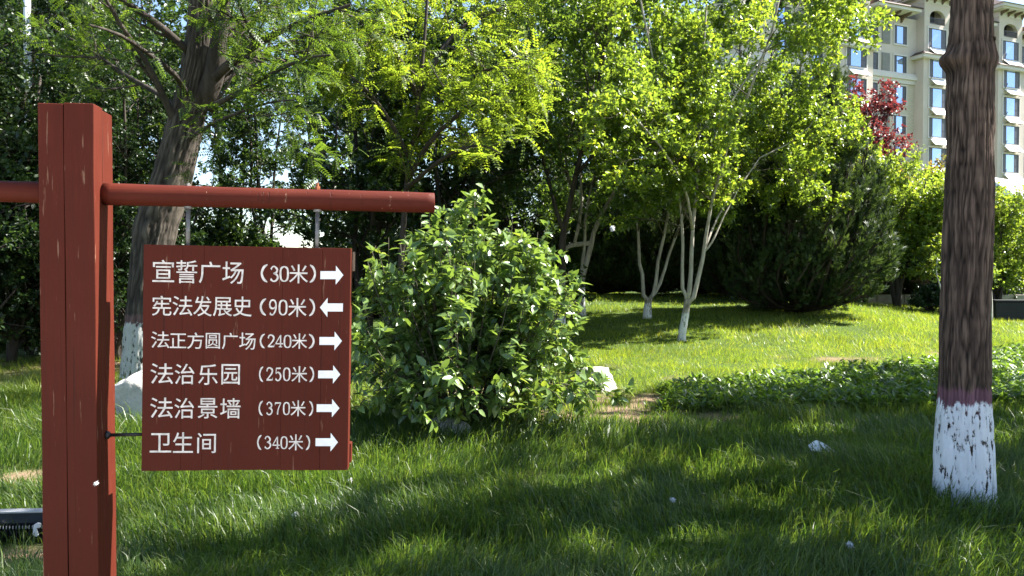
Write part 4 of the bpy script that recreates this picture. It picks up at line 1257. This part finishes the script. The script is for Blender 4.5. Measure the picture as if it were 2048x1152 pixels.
# small clipped shrub on the right ----------------------------------------
def round_shrub():
    d = 22.0; x = (1862 - 1024) / FPX * d
    root = empty('round_shrub', (x, d, gz(x, d)), 0, 'small rounded dark shrub at the lawn edge left of the near trunk', 'shrub')
    rng = np.random.default_rng(91)
    n = 60
    a = rng.random(n) * 2 * np.pi; e = np.radians(15 + 75 * rng.random(n))
    dirs = np.stack([np.cos(a) * np.cos(e), np.sin(a) * np.cos(e), np.sin(e) * 1.0], -1)
    P = dirs[:, None, :] * np.linspace(0, 0.62, 5)[None, :, None] * np.array([1, 1, 1.15])
    R = np.tile(np.linspace(0.012, 0.004, 5), (n, 1))
    link_mesh('stem', tubes_mesh('stem', [(P, R, 4)], M_bark_dark), root)
    P2, R2 = sprout(P, R, 420, rng, t0=0.4, ang=(25, 70), length=(0.12, 0.28), K=4)
    pos, D, N = leaf_frames(P2, rng, 10)
    link_mesh('foliage', leaves_mesh('foliage', [leaves_np(pos, D, N, 0.075 * (0.7 + 0.6 * rng.random(len(pos))), tmpl_simple(0.32))], M_leaf_dark), root)
round_shrub()

# ================================================================== THE BIG LEAFY SHRUB
def big_shrub():
    D = 7.75
    bx = (922 - 1024) / FPX * D; by = D
    z0 = gz(bx, by)
    root = empty('leafy_shrub', (bx, by, z0), 0, 'big leafy green shrub between the hanging board and the lawn', 'shrub')
    rng = np.random.default_rng(101)
    n = 120
    Pm, Rm = [], []
    for i in range(n):
        a = rng.random() * 2 * math.pi; q = math.sqrt(rng.random())
        h = (1.95 - 0.72 * q ** 3) * (0.82 + 0.24 * rng.random())
        if q > 0.75 and rng.random() < 0.45: h *= 0.55
        r = 1.16 * q
        pts = [(0.22 * q * math.cos(a), 0.22 * q * math.sin(a), -0.04), (r * 0.55 * math.cos(a), r * 0.55 * math.sin(a), h * 0.38), (r * 0.9 * math.cos(a), r * 0.9 * math.sin(a), h * 0.72), (r * 1.06 * math.cos(a) + rng.normal() * 0.04, r * 1.06 * math.sin(a), h)]
        Pm.append(resample(np.array(pts), 10)); Rm.append(np.linspace(0.012, 0.003, 10))
    # a few long upright shoots and low side shoots
    for (dx, h) in ((0.13, 2.28), (0.22, 2.4), (-0.05, 2.2), (-0.42, 2.12), (-0.33, 2.15), (0.5, 2.1), (0.75, 1.95), (-0.75, 1.9)):
        yv = -0.25 + 0.3 * rng.random()
        pts = [(dx * 0.3, yv * 0.3, 0), (dx * 0.7, yv * 0.8, h * 0.4), (dx * 0.95, yv, h * 0.75), (dx + 0.02, yv, h)]
        Pm.append(resample(np.array(pts), 10)); Rm.append(np.linspace(0.012, 0.0028, 10))
    for k in range(16):
        a = -0.3 - 1.1 * rng.random() if k < 10 else rng.random() * 6.28
        l = 1.1 + 0.45 * rng.random()
        pts = [(0.1 * math.cos(a), 0.1 * math.sin(a), 0.02), (0.5 * l * math.cos(a), 0.5 * l * math.sin(a), 0.45), (0.85 * l * math.cos(a), 0.85 * l * math.sin(a), 0.5), (l * math.cos(a), l * math.sin(a), 0.36)]
        Pm.append(resample(np.array(pts), 10)); Rm.append(np.linspace(0.010, 0.003, 10))
    Pm, Rm = np.array(Pm), np.array(Rm)
    P2, R2 = sprout(Pm, Rm, 820, rng, t0=0.22, t1=0.97, ang=(35, 75), length=(0.2, 0.45), K=5, up=0.06, wob=0.12, rr=0.6, tipshort=0.4)
    P3, R3 = sprout(P2, R2, 1300, rng, t0=0.2, t1=0.97, ang=(35, 70), length=(0.12, 0.25), K=4, up=0.04, wob=0.15, rr=0.6)
    link_mesh('stem', tubes_mesh('stem', [(Pm, Rm, 6), (P2, np.maximum(R2, .0016), 4), (P3, np.maximum(R3, .0013), 3)], M_bark_twig), root)
    f1 = leaf_frames(Pm, rng, 12, t0=0.5, side=0.9, along=0.35, upn=0.9, rnd=0.4, grav=0.12)
    f2 = leaf_frames(P2, rng, 8, t0=0.2, side=0.9, along=0.4, upn=0.9, rnd=0.4, grav=0.12)
    f3 = leaf_frames(P3, rng, 7, t0=0.15, side=0.9, along=0.45, upn=0.9, rnd=0.4, grav=0.12)
    pos, Dd, N = [np.concatenate(q) for q in zip(f1, f2, f3)]
    ok = pos[:, 2] > 0.10
    pos, Dd, N = pos[ok], Dd[ok], N[ok]
    sz = 0.104 * (0.55 + 0.75 * rng.random(len(pos)))
    tm = tmpl_leaf6(0.27, 0.08, 0.10)
    # the 300 leaves that show largest from the path are leaves of their own
    score = sz * (1.0 / (by + pos[:, 1])) * np.where(pos[:, 1] < -0.1, 1.0, 0.5) * (0.6 + 0.4 * np.linalg.norm(pos[:, :2], axis=1))
    order = np.argsort(-score)
    own, rest = order[:300], order[300:]
    one = np_mesh('leaf', tm[0], tm[1], M_leaf_shrub)
    for i in own:
        o = link_mesh('leaf', one, root)
        B = np.cross(N[i], Dd[i])
        m = Matrix(((Dd[i][0], B[0], N[i][0], pos[i][0]), (Dd[i][1], B[1], N[i][1], pos[i][1]), (Dd[i][2], B[2], N[i][2], pos[i][2]), (0, 0, 0, 1)))
        o.matrix_local = m @ Matrix.Scale(float(sz[i]), 4)
    fo = link_mesh('foliage', leaves_mesh('foliage', [leaves_np(pos[rest], Dd[rest], N[rest], sz[rest], tm)], M_leaf_shrub), root)
    fo['kind'] = 'stuff'
big_shrub()

# ================================================================== GROUND COVER AND GRASS
def cover_mask(x, y):
    """leafy ground cover band crossing the right half"""
    edge_near = 8.35 + 0.10 * (x - 1.8) + 0.5 * (fbm(x, y, 0.9, 2) - 0.5)
    edge_far = 9.6 + 0.62 * (x - 1.6) - 0.012 * (x - 1.6) ** 2 + 0.9 * (fbm(x + 9, y, 0.8, 2) - 0.5)
    return (x > 1.35 + 0.4 * np.sin(y * 2.3)) & (y > edge_near) & (y < np.minimum(edge_far, 15.0))

def ground_cover():
    rng = np.random.default_rng(111)
    N = 8500
    x = 1.2 + 11.5 * rng.random(N); y = 8.0 + 7.5 * rng.random(N)
    ok = cover_mask(x, y) & (np.abs(x) < 0.75 * y + 0.5) & (soil(x, y) < 0.75)
    x, y = x[ok], y[ok]
    z = ground_h(x, y)
    n = len(x)
    # each plant: a short stem carrying a whorl of leaves
    h = 0.10 + 0.12 * rng.random(n)
    P = np.stack([np.stack([x + 0.03 * rng.normal(size=n) * t, y + 0.03 * rng.normal(size=n) * t, z + h * t], -1) for t in (0, 0.5, 1.0)], 1)
    per = 15
    pos, D, Nn = leaf_frames(P, rng, per, t0=0.25, side=1.0, along=0.42, upn=1.0, rnd=0.3)
    sz = 0.092 * (0.6 + 0.7 * rng.random(len(pos)))
    V, F = leaves_np(pos, D, Nn, sz, tmpl_simple(0.2, 0.06))
    o = link_mesh('ground_cover', leaves_mesh('ground_cover', [(V, F)], M_cover))
    tag(o, 'low leafy ground cover plants growing in a band across the lawn', 'ground cover', kind='stuff')
ground_cover()

def grass():
    m, nt, out = new_mat('grass_blade')
    g = nt.nodes.new('ShaderNodeNewGeometry')
    n = noise(nt, 0.9, 3, 0.55, coords(nt))
    n2 = noise(nt, 0.22, 2, 0.5, coords(nt))
    f = mathn(nt, 'ADD', mathn(nt, 'MULTIPLY', g.outputs['Random Per Island'], 0.62), mathn(nt, 'MULTIPLY', n.outputs['Fac'], 0.40), clamp=True)
    r = ramp(nt, [(0.1, (0.028, 0.064, 0.013)), (0.5, (0.072, 0.125, 0.021)), (0.80, (0.13, 0.17, 0.034)), (0.92, (0.19, 0.19, 0.06)), (1.0, (0.34, 0.29, 0.15))])
    nt.links.new(f, r.inputs['Fac'])
    col = mixc(nt, mathn(nt, 'MULTIPLY', n2.outputs['Fac'], 0.55), r.outputs['Color'], mixc(nt, 1.0, r.outputs['Color'], (1.35, 1.12, 0.9), 'MULTIPLY'))
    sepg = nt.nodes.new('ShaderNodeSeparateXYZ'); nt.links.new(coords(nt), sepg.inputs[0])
    dry_lit = mathn(nt, 'MULTIPLY', mathn(nt, 'SUBTRACT', mathn(nt, 'ADD', sepg.outputs['Y'], mathn(nt, 'MULTIPLY', n.outputs['Fac'], 3.0)), 9.0), 0.25, clamp=True)
    col = mixc(nt, dry_lit, mixc(nt, 1.0, col, (0.62, 0.70, 0.82), 'MULTIPLY'), mixc(nt, 1.0, col, (1.4, 1.25, 1.0), 'MULTIPLY'))  # near grass darkened to deepen its shade, far lawn yellower and drier
    p = principled(nt, None, col, 0.40, 0.45)
    t = nt.nodes.new('ShaderNodeBsdfTranslucent')
    nt.links.new(mixc(nt, 1.0, col, (2.6, 2.5, 1.2), 'MULTIPLY'), t.inputs['Color'])
    mx = nt.nodes.new('ShaderNodeMixShader'); mx.inputs[0].default_value = 0.42
    nt.links.new(p.outputs['BSDF'], mx.inputs[1]); nt.links.new(t.outputs['BSDF'], mx.inputs[2])
    nt.links.new(mx.outputs['Shader'], out.inputs['Surface'])
    rng = np.random.default_rng(121)
    Vs, Fs, off = [], [], 0
    bands = [(2.2, 4.2, 6000, 1.15), (4.2, 6.5, 4000, 1.2), (6.5, 9.5, 2200, 1.4), (9.5, 14, 1500, 1.6), (14, 20, 900, 2.0), (20, 29, 330, 2.9)]
    for y0, y1, dens, wf in bands:
        area_n = int((y1 - y0) * 2 * (0.74 * y1 + 0.9) * dens)
        y = y0 + (y1 - y0) * rng.random(area_n)
        x = (2 * rng.random(area_n) - 1) * (0.74 * y1 + 0.9)
        clump = fbm(x, y, 2.2, 3)
        ok = (np.abs(x) < 0.74 * y + 0.9)
        sl = soil(x, y)
        ok &= rng.random(area_n) > sl * 0.86
        ok &= rng.random(area_n) < 0.45 + 0.9 * clump
        ok &= ~(cover_mask(x, y) & (rng.random(area_n) < 0.7))
        # bare under the dense trees on the left
        ok &= ~((y > 13.5) & (x < -2.6 - 0.12 * (y - 13.5)))
        ok &= y < 27 + 2 * np.sin(x)
        x, y, clump, sl = x[ok], y[ok], clump[ok], sl[ok]
        z = ground_h(x, y)
        k = len(x)
        tall = fbm(x + 30, y, 0.7, 3)
        near = 1 - sstep(8.5, 11.5, y) * sstep(-2, 0.5, x) * 0.45
        h = (0.045 + 0.20 * np.clip(tall - 0.2, 0, 1) + 0.12 * clump) * (0.35 + 1.0 * rng.random(k)) * near * (1 - 0.5 * sl)
        odd = rng.random(k) < 0.05
        h = np.where(odd, h * 1.5, h)
        w = 0.0026 * wf * (0.7 + 0.6 * rng.random(k))
        az = rng.random(k) * 2 * np.pi
        sw = fbm(x, y + 50, 0.8, 2) * 9
        laz = sw + rng.normal(size=k) * 1.1
        lean = h * (0.2 + 0.95 * rng.random(k) ** 1.3)
        ux, uy = np.cos(az) * w, np.sin(az) * w
        lx, ly = np.cos(laz) * lean, np.sin(laz) * lean
        o = np.stack([x, y, z - 0.01], -1)
        zc = np.zeros(k)
        a = o + np.stack([ux, uy, zc], -1); b = o - np.stack([ux, uy, zc], -1)
        mid = o + np.stack([lx * 0.32, ly * 0.32, h * 0.62], -1)
        c = mid + np.stack([ux * .8, uy * .8, zc], -1); d = mid - np.stack([ux * .8, uy * .8, zc], -1)
        tip = o + np.stack([lx, ly, h * (0.98 - 0.25 * (lean / np.maximum(h, 1e-4)) ** 2)], -1)
        V = np.stack([a, b, c, d, tip], 1).reshape(-1, 3)
        if y0 >= 9.5:
            V = np.stack([a, b, tip], 1).reshape(-1, 3)
            i = off + np.arange(k) * 3
            Fs.append(np.stack([i, i + 1, i + 2], -1))
        else:
            i = off + np.arange(k) * 5
            Fs.append(np.stack([i, i + 1, i + 3], -1)); Fs.append(np.stack([i, i + 3, i + 2], -1)); Fs.append(np.stack([i + 2, i + 3, i + 4], -1))
        Vs.append(V); off += len(V)
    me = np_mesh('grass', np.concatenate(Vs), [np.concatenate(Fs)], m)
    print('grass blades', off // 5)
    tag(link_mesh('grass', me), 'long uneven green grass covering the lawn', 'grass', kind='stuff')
grass()

# ================================================================== SMALL THINGS
def lamp_pole():
    d = 14.6
    p = at(55, 100, d)
    z0 = gz(p[0], p[1])
    root = empty('lamp_pole', (p[0], p[1], z0), 0, 'slim white metal pole among the trees at top left', 'pole')
    M_white = simple('white_metal_paint', (0.80, 0.82, 0.86), 0.45, 0.5, 0, 0.05, 3)
    MB().tube([(0, 0, -0.1), (0, 0, 0.9)], [0.10, 0.10], 20).build('base', M_white, root, True)
    MB().tube([(0, 0, 0.9), (0, 0, 9.5)], [0.066, 0.06], 20).build('shaft', M_white, root, True)
    MB().tube([(0, 0, 9.5), (0, 0, 9.6), (0, 0, 10.1), (0, 0, 10.15)], [0.1, 0.17, 0.2, 0.05], 20).build('lamp_head', M_white, root, True)
lamp_pole()

def flood_light():
    p = at(40, 1092, 4.42); z0 = gz(p[0], p[1])
    root = empty('flood_light', (p[0], p[1], z0), math.radians(4), 'black finned floodlight lying in the grass left of the post', 'floodlight')
    M_lid = simple('grey_aluminium', (0.42, 0.42, 0.43), 0.45, 0.5, 0.5, 0.15, 20)
    M_navy = simple('dark_blue_glass_edge', (0.02, 0.024, 0.034), 0.3, 0.5, 0, 0.2, 10)
    w = 0.24
    MB().box(-w, w, 0.0, 0.06, 0.165, 0.176).build('lid', M_lid, root, bevel=0.002)
    MB().box(-w + 0.006, w - 0.006, 0.006, 0.055, 0.105, 0.165).build('housing', M_navy, root, bevel=0.002)
    fin = MB().box(0, 0.005, -0.012, 0.05, 0.03, 0.104).mesh('fin', M_black)
    tip = MB().box(0.0005, 0.0045, -0.0165, -0.0125, 0.080, 0.098).mesh('fin_tip', M_lid)
    for k in range(26):
        o = link_mesh('fin', fin, root); o.location = (-w + 0.012 + k * 0.0178, 0, 0)
        link_mesh('fin_tip', tip, o)
    MB().box(-w + 0.02, w - 0.02, 0.012, 0.05, -0.03, 0.104).build('core', M_black, root)
    M_cl = simple('pale_clamp', (0.62, 0.60, 0.58), 0.6, 0.3, 0, 0.15, 20)
    MB().prism([(0.085, 0.05), (0.09, 0.105), (0.112, 0.118), (0.13, 0.112), (0.128, 0.09), (0.105, 0.085), (0.118, 0.045), (0.105, 0.035)], 1, -0.03, -0.018).build('clamp', M_cl, root, bevel=0.003)
    # cable
    pts = resample(np.array([(-0.11, -0.02, 0.11), (-0.13, -0.07, 0.08), (-0.09, -0.12, 0.06), (-0.02, -0.16, 0.03)]), 16)
    MB().tube(pts, 0.007, 10).build('cable', M_cl, root, True)
flood_light()

def paper_scrap():
    p = at(1642, 914, 6.45); z0 = gz(p[0], p[1])
    M = simple('white_paper', (0.78, 0.80, 0.82), 0.8, 0.2, 0, 0.04, 12)
    nx, ny = 14, 8
    u, v = np.meshgrid(np.linspace(-1, 1, nx), np.linspace(-1, 1, ny))
    X = 0.10 * u * (1 - 0.18 * v); Y = 0.085 * v + 0.02 * u
    Z = 0.12 + 0.008 * np.cos(2.2 * u) + 0.012 * np.sin(3 * u + 2 * v) - 0.02 * (u > 0.5) * (u - 0.5) * 2 + 0.02 * v
    V = np.stack([X, Y, Z], -1).reshape(-1, 3)
    i = np.arange(nx * ny).reshape(ny, nx)
    Q = np.stack([i[:-1, :-1], i[:-1, 1:], i[1:, 1:], i[1:, :-1]], -1).reshape(-1, 4)
    o = link_mesh('paper_scrap', np_mesh('paper_scrap', V, [Q], M, True)); o.location = (p[0], p[1], z0 - 0.03)
    s = o.modifiers.new('solid', 'SOLIDIFY'); s.thickness = 0.0012
    tag(o, 'crumpled white scrap of paper lying in the grass left of the thick trunk', 'paper')
paper_scrap()

def right_edge():
    # black planter wall
    d = 20.0
    x0 = (1992 - 1024) / FPX * d
    M_pl = simple('black_planter', (0.012, 0.012, 0.014), 0.6, 0.3, 0, 0.3, 5)
    z0 = gz(x0 + 1.2, d)
    r = empty('planter_wall', (x0, d, z0), math.radians(-6), 'low black wall panel at the right edge behind the near trunk', 'planter')
    MB().box(0, 2.8, 0, 0.35, -0.3, 0.50).build('box', M_pl, r, bevel=0.02)
    MB().box(-0.03, 2.83, -0.03, 0.38, 0.502, 0.55).build('rim', M_pl, r, bevel=0.01)
    # cream tent
    d = 40.0
    M_t = leaf_mat('cream_tent_cloth', (0.62, 0.56, 0.44), (0.70, 0.64, 0.52), (0.75, 0.62, 0.40), 0.3, 0.7, 0.2)
    c = at(2110, 405, d); zt = at(1975, 362, d)[2]
    t = empty('tent', (c[0], d, 0.0), math.radians(12), 'cream tent roof showing above the shrubs at the right edge', 'tent')
    ze = c[2]; hw = 3.6
    apex = (-3.2, 1.0, zt + 0.25)
    M_w = simple('white_tent_cloth', (0.80, 0.79, 0.76), 0.7, 0.2, 0, 0.03, 2)
    MB().add([(-3.9, -1.6, ze - 0.05), (4.2, -1.6, ze - 0.05), (4.2, 3.4, ze - 0.05), (-3.9, 3.4, ze - 0.05), apex, (-3.9, -1.6, ze), (4.2, -1.6, ze), (4.2, 3.4, ze), (-3.9, 3.4, ze)], [(0, 3, 2, 1), (5, 6, 4), (6, 7, 4), (7, 8, 4), (8, 5, 4), (0, 1, 6, 5), (1, 2, 7, 6), (2, 3, 8, 7), (3, 0, 5, 8)]).build('roof', M_w, t)
    for px_, py_ in ((-3.8, -1.5), (4.1, -1.5), (4.1, 3.3), (-3.8, 3.3)):
        MB().tube([(px_, py_, -0.2), (px_, py_, ze - 0.05)], 0.05, 10).build('leg', M_w, t, True)
    # timber fence at the back
    M_f = simple('weathered_brown_fence', (0.065, 0.034, 0.024), 0.85, 0.2, 0, 0.4, 8)
    d = 30.5; xa = (1660 - 1024) / FPX * d; zf = 0.2
    f = empty('timber_fence', (xa, d, zf), math.radians(-5), 'brown timber paling fence behind the maples on the right', 'fence')
    for k in range(52):
        h = 1.75 + 0.04 * math.sin(k * 1.7)
        MB().box(k * 0.19, k * 0.19 + 0.182, 0, 0.025, -0.3, h).build('paling', M_f, f)
    for z in (0.35, 1.4): MB().box(-0.1, 10.0, 0.026, 0.07, z, z + 0.1).build('rail', M_f, f)
    for k in range(6): MB().box(k * 1.95, k * 1.95 + 0.1, 0.071, 0.17, -0.3, 1.8).build('post', M_f, f)
    M_k = simple('pale_kerb_stone', (0.34, 0.31, 0.27), 0.9, 0.2, 0, 0.2, 6)
    k = empty('stone_kerb', ((1700 - 1024) / FPX * 27.5, 27.5, gz(12, 27.5)), math.radians(-4), 'low pale stone kerb running in front of the fence', 'kerb')
    for i in range(9): MB().box(i * 0.95, i * 0.95 + 0.93, 0, 0.25, -0.3, 0.30).build('kerb_stone', M_k, k, bevel=0.012)
    # pale saplings
    for (px, py, dd, pts, lab) in [(1983, 638, 19.5, [(1983, 640), (1983, 600), (1982, 560), (1990, 540)], 'thin white sapling stem right of the near trunk'),
                                   (1888, 612, 21.5, [(1888, 614), (1886, 580), (1880, 555), (1873, 530), (1875, 500)], 'thin pale bent sapling left of the near trunk')]:
        b = at(px, py, dd); z0 = gz(b[0], b[1]); org = np.array([b[0], b[1], z0])
        s = empty('sapling', tuple(org), 0, lab, 'sapling', 'pale thin saplings')
        P = resample(np.array([at(a, c, dd) - b for a, c in pts]), 10); P[0][2] = -0.05
        rng = np.random.default_rng(px)
        P = P[None]; R = np.linspace(0.035, 0.012, 10)[None]
        link_mesh('trunk', tubes_mesh('trunk', [(P, R, 8)], simple('pale_sapling_bark', (0.55, 0.52, 0.46), 0.9, 0.1)), s)
        P2, R2 = sprout(P, R, 14, rng, t0=0.5, ang=(30, 70), length=(0.2, 0.5), K=4)
        pos, D, N = leaf_frames(P2, rng, 8)
        link_mesh('crown', leaves_mesh('crown', [leaves_np(pos, D, N, 0.09 * (0.7 + 0.6 * rng.random(len(pos))), tmpl_simple(0.3))], M_leaf_lime), s)
right_edge()

def fluff():
    M = simple('white_seed_fluff', (0.80, 0.80, 0.80), 1.0, 0.0, 0, 0.05, 30)
    rng = np.random.default_rng(5)
    # a tuft of fine white hairs
    n = 260
    d = unit(rng.normal(size=(n, 3)))
    P = d[:, None, :] * np.linspace(0, 1, 3)[None, :, None] * (0.6 + 0.5 * rng.random((n, 1, 1)))
    P[:, 1:] += 0.18 * rng.normal(size=(n, 2, 3))
    me = tubes_mesh('seed_fluff', [(P, np.full((n, 3), 0.035), 3)], M)
    spots = [(1225, 457, 6.0, 0.022, 'white tuft of seed fluff drifting before the dark juniper'), (192, 967, 1.9, 0.006, 'white speck of seed fluff drifting before the post'),
             (1700, 1110, 4.15, 0.022, 'white tuft of seed fluff in the shaded grass at lower right'), (700, 985, 5.5, 0.02, 'white tuft of seed fluff in the grass below the board'),
             (1345, 1018, 5.0, 0.02, 'white tuft of seed fluff in the grass at lower middle'), (590, 1052, 4.7, 0.018, 'white tuft of seed fluff in the grass under the board corner')]
    for px, py, dd, s, lab in spots:
        p = at(px, py, dd)
        o = link_mesh('seed_fluff', me)
        if s >= 0.018 and py > 900:
            p[2] = gz(p[0], p[1]) + 0.07
        o.location = tuple(p); o.scale = (s, s, s * 0.8); o.rotation_euler = (px, py, 0)
        tag(o, lab, 'seed fluff', 'drifting seed fluff')
fluff()
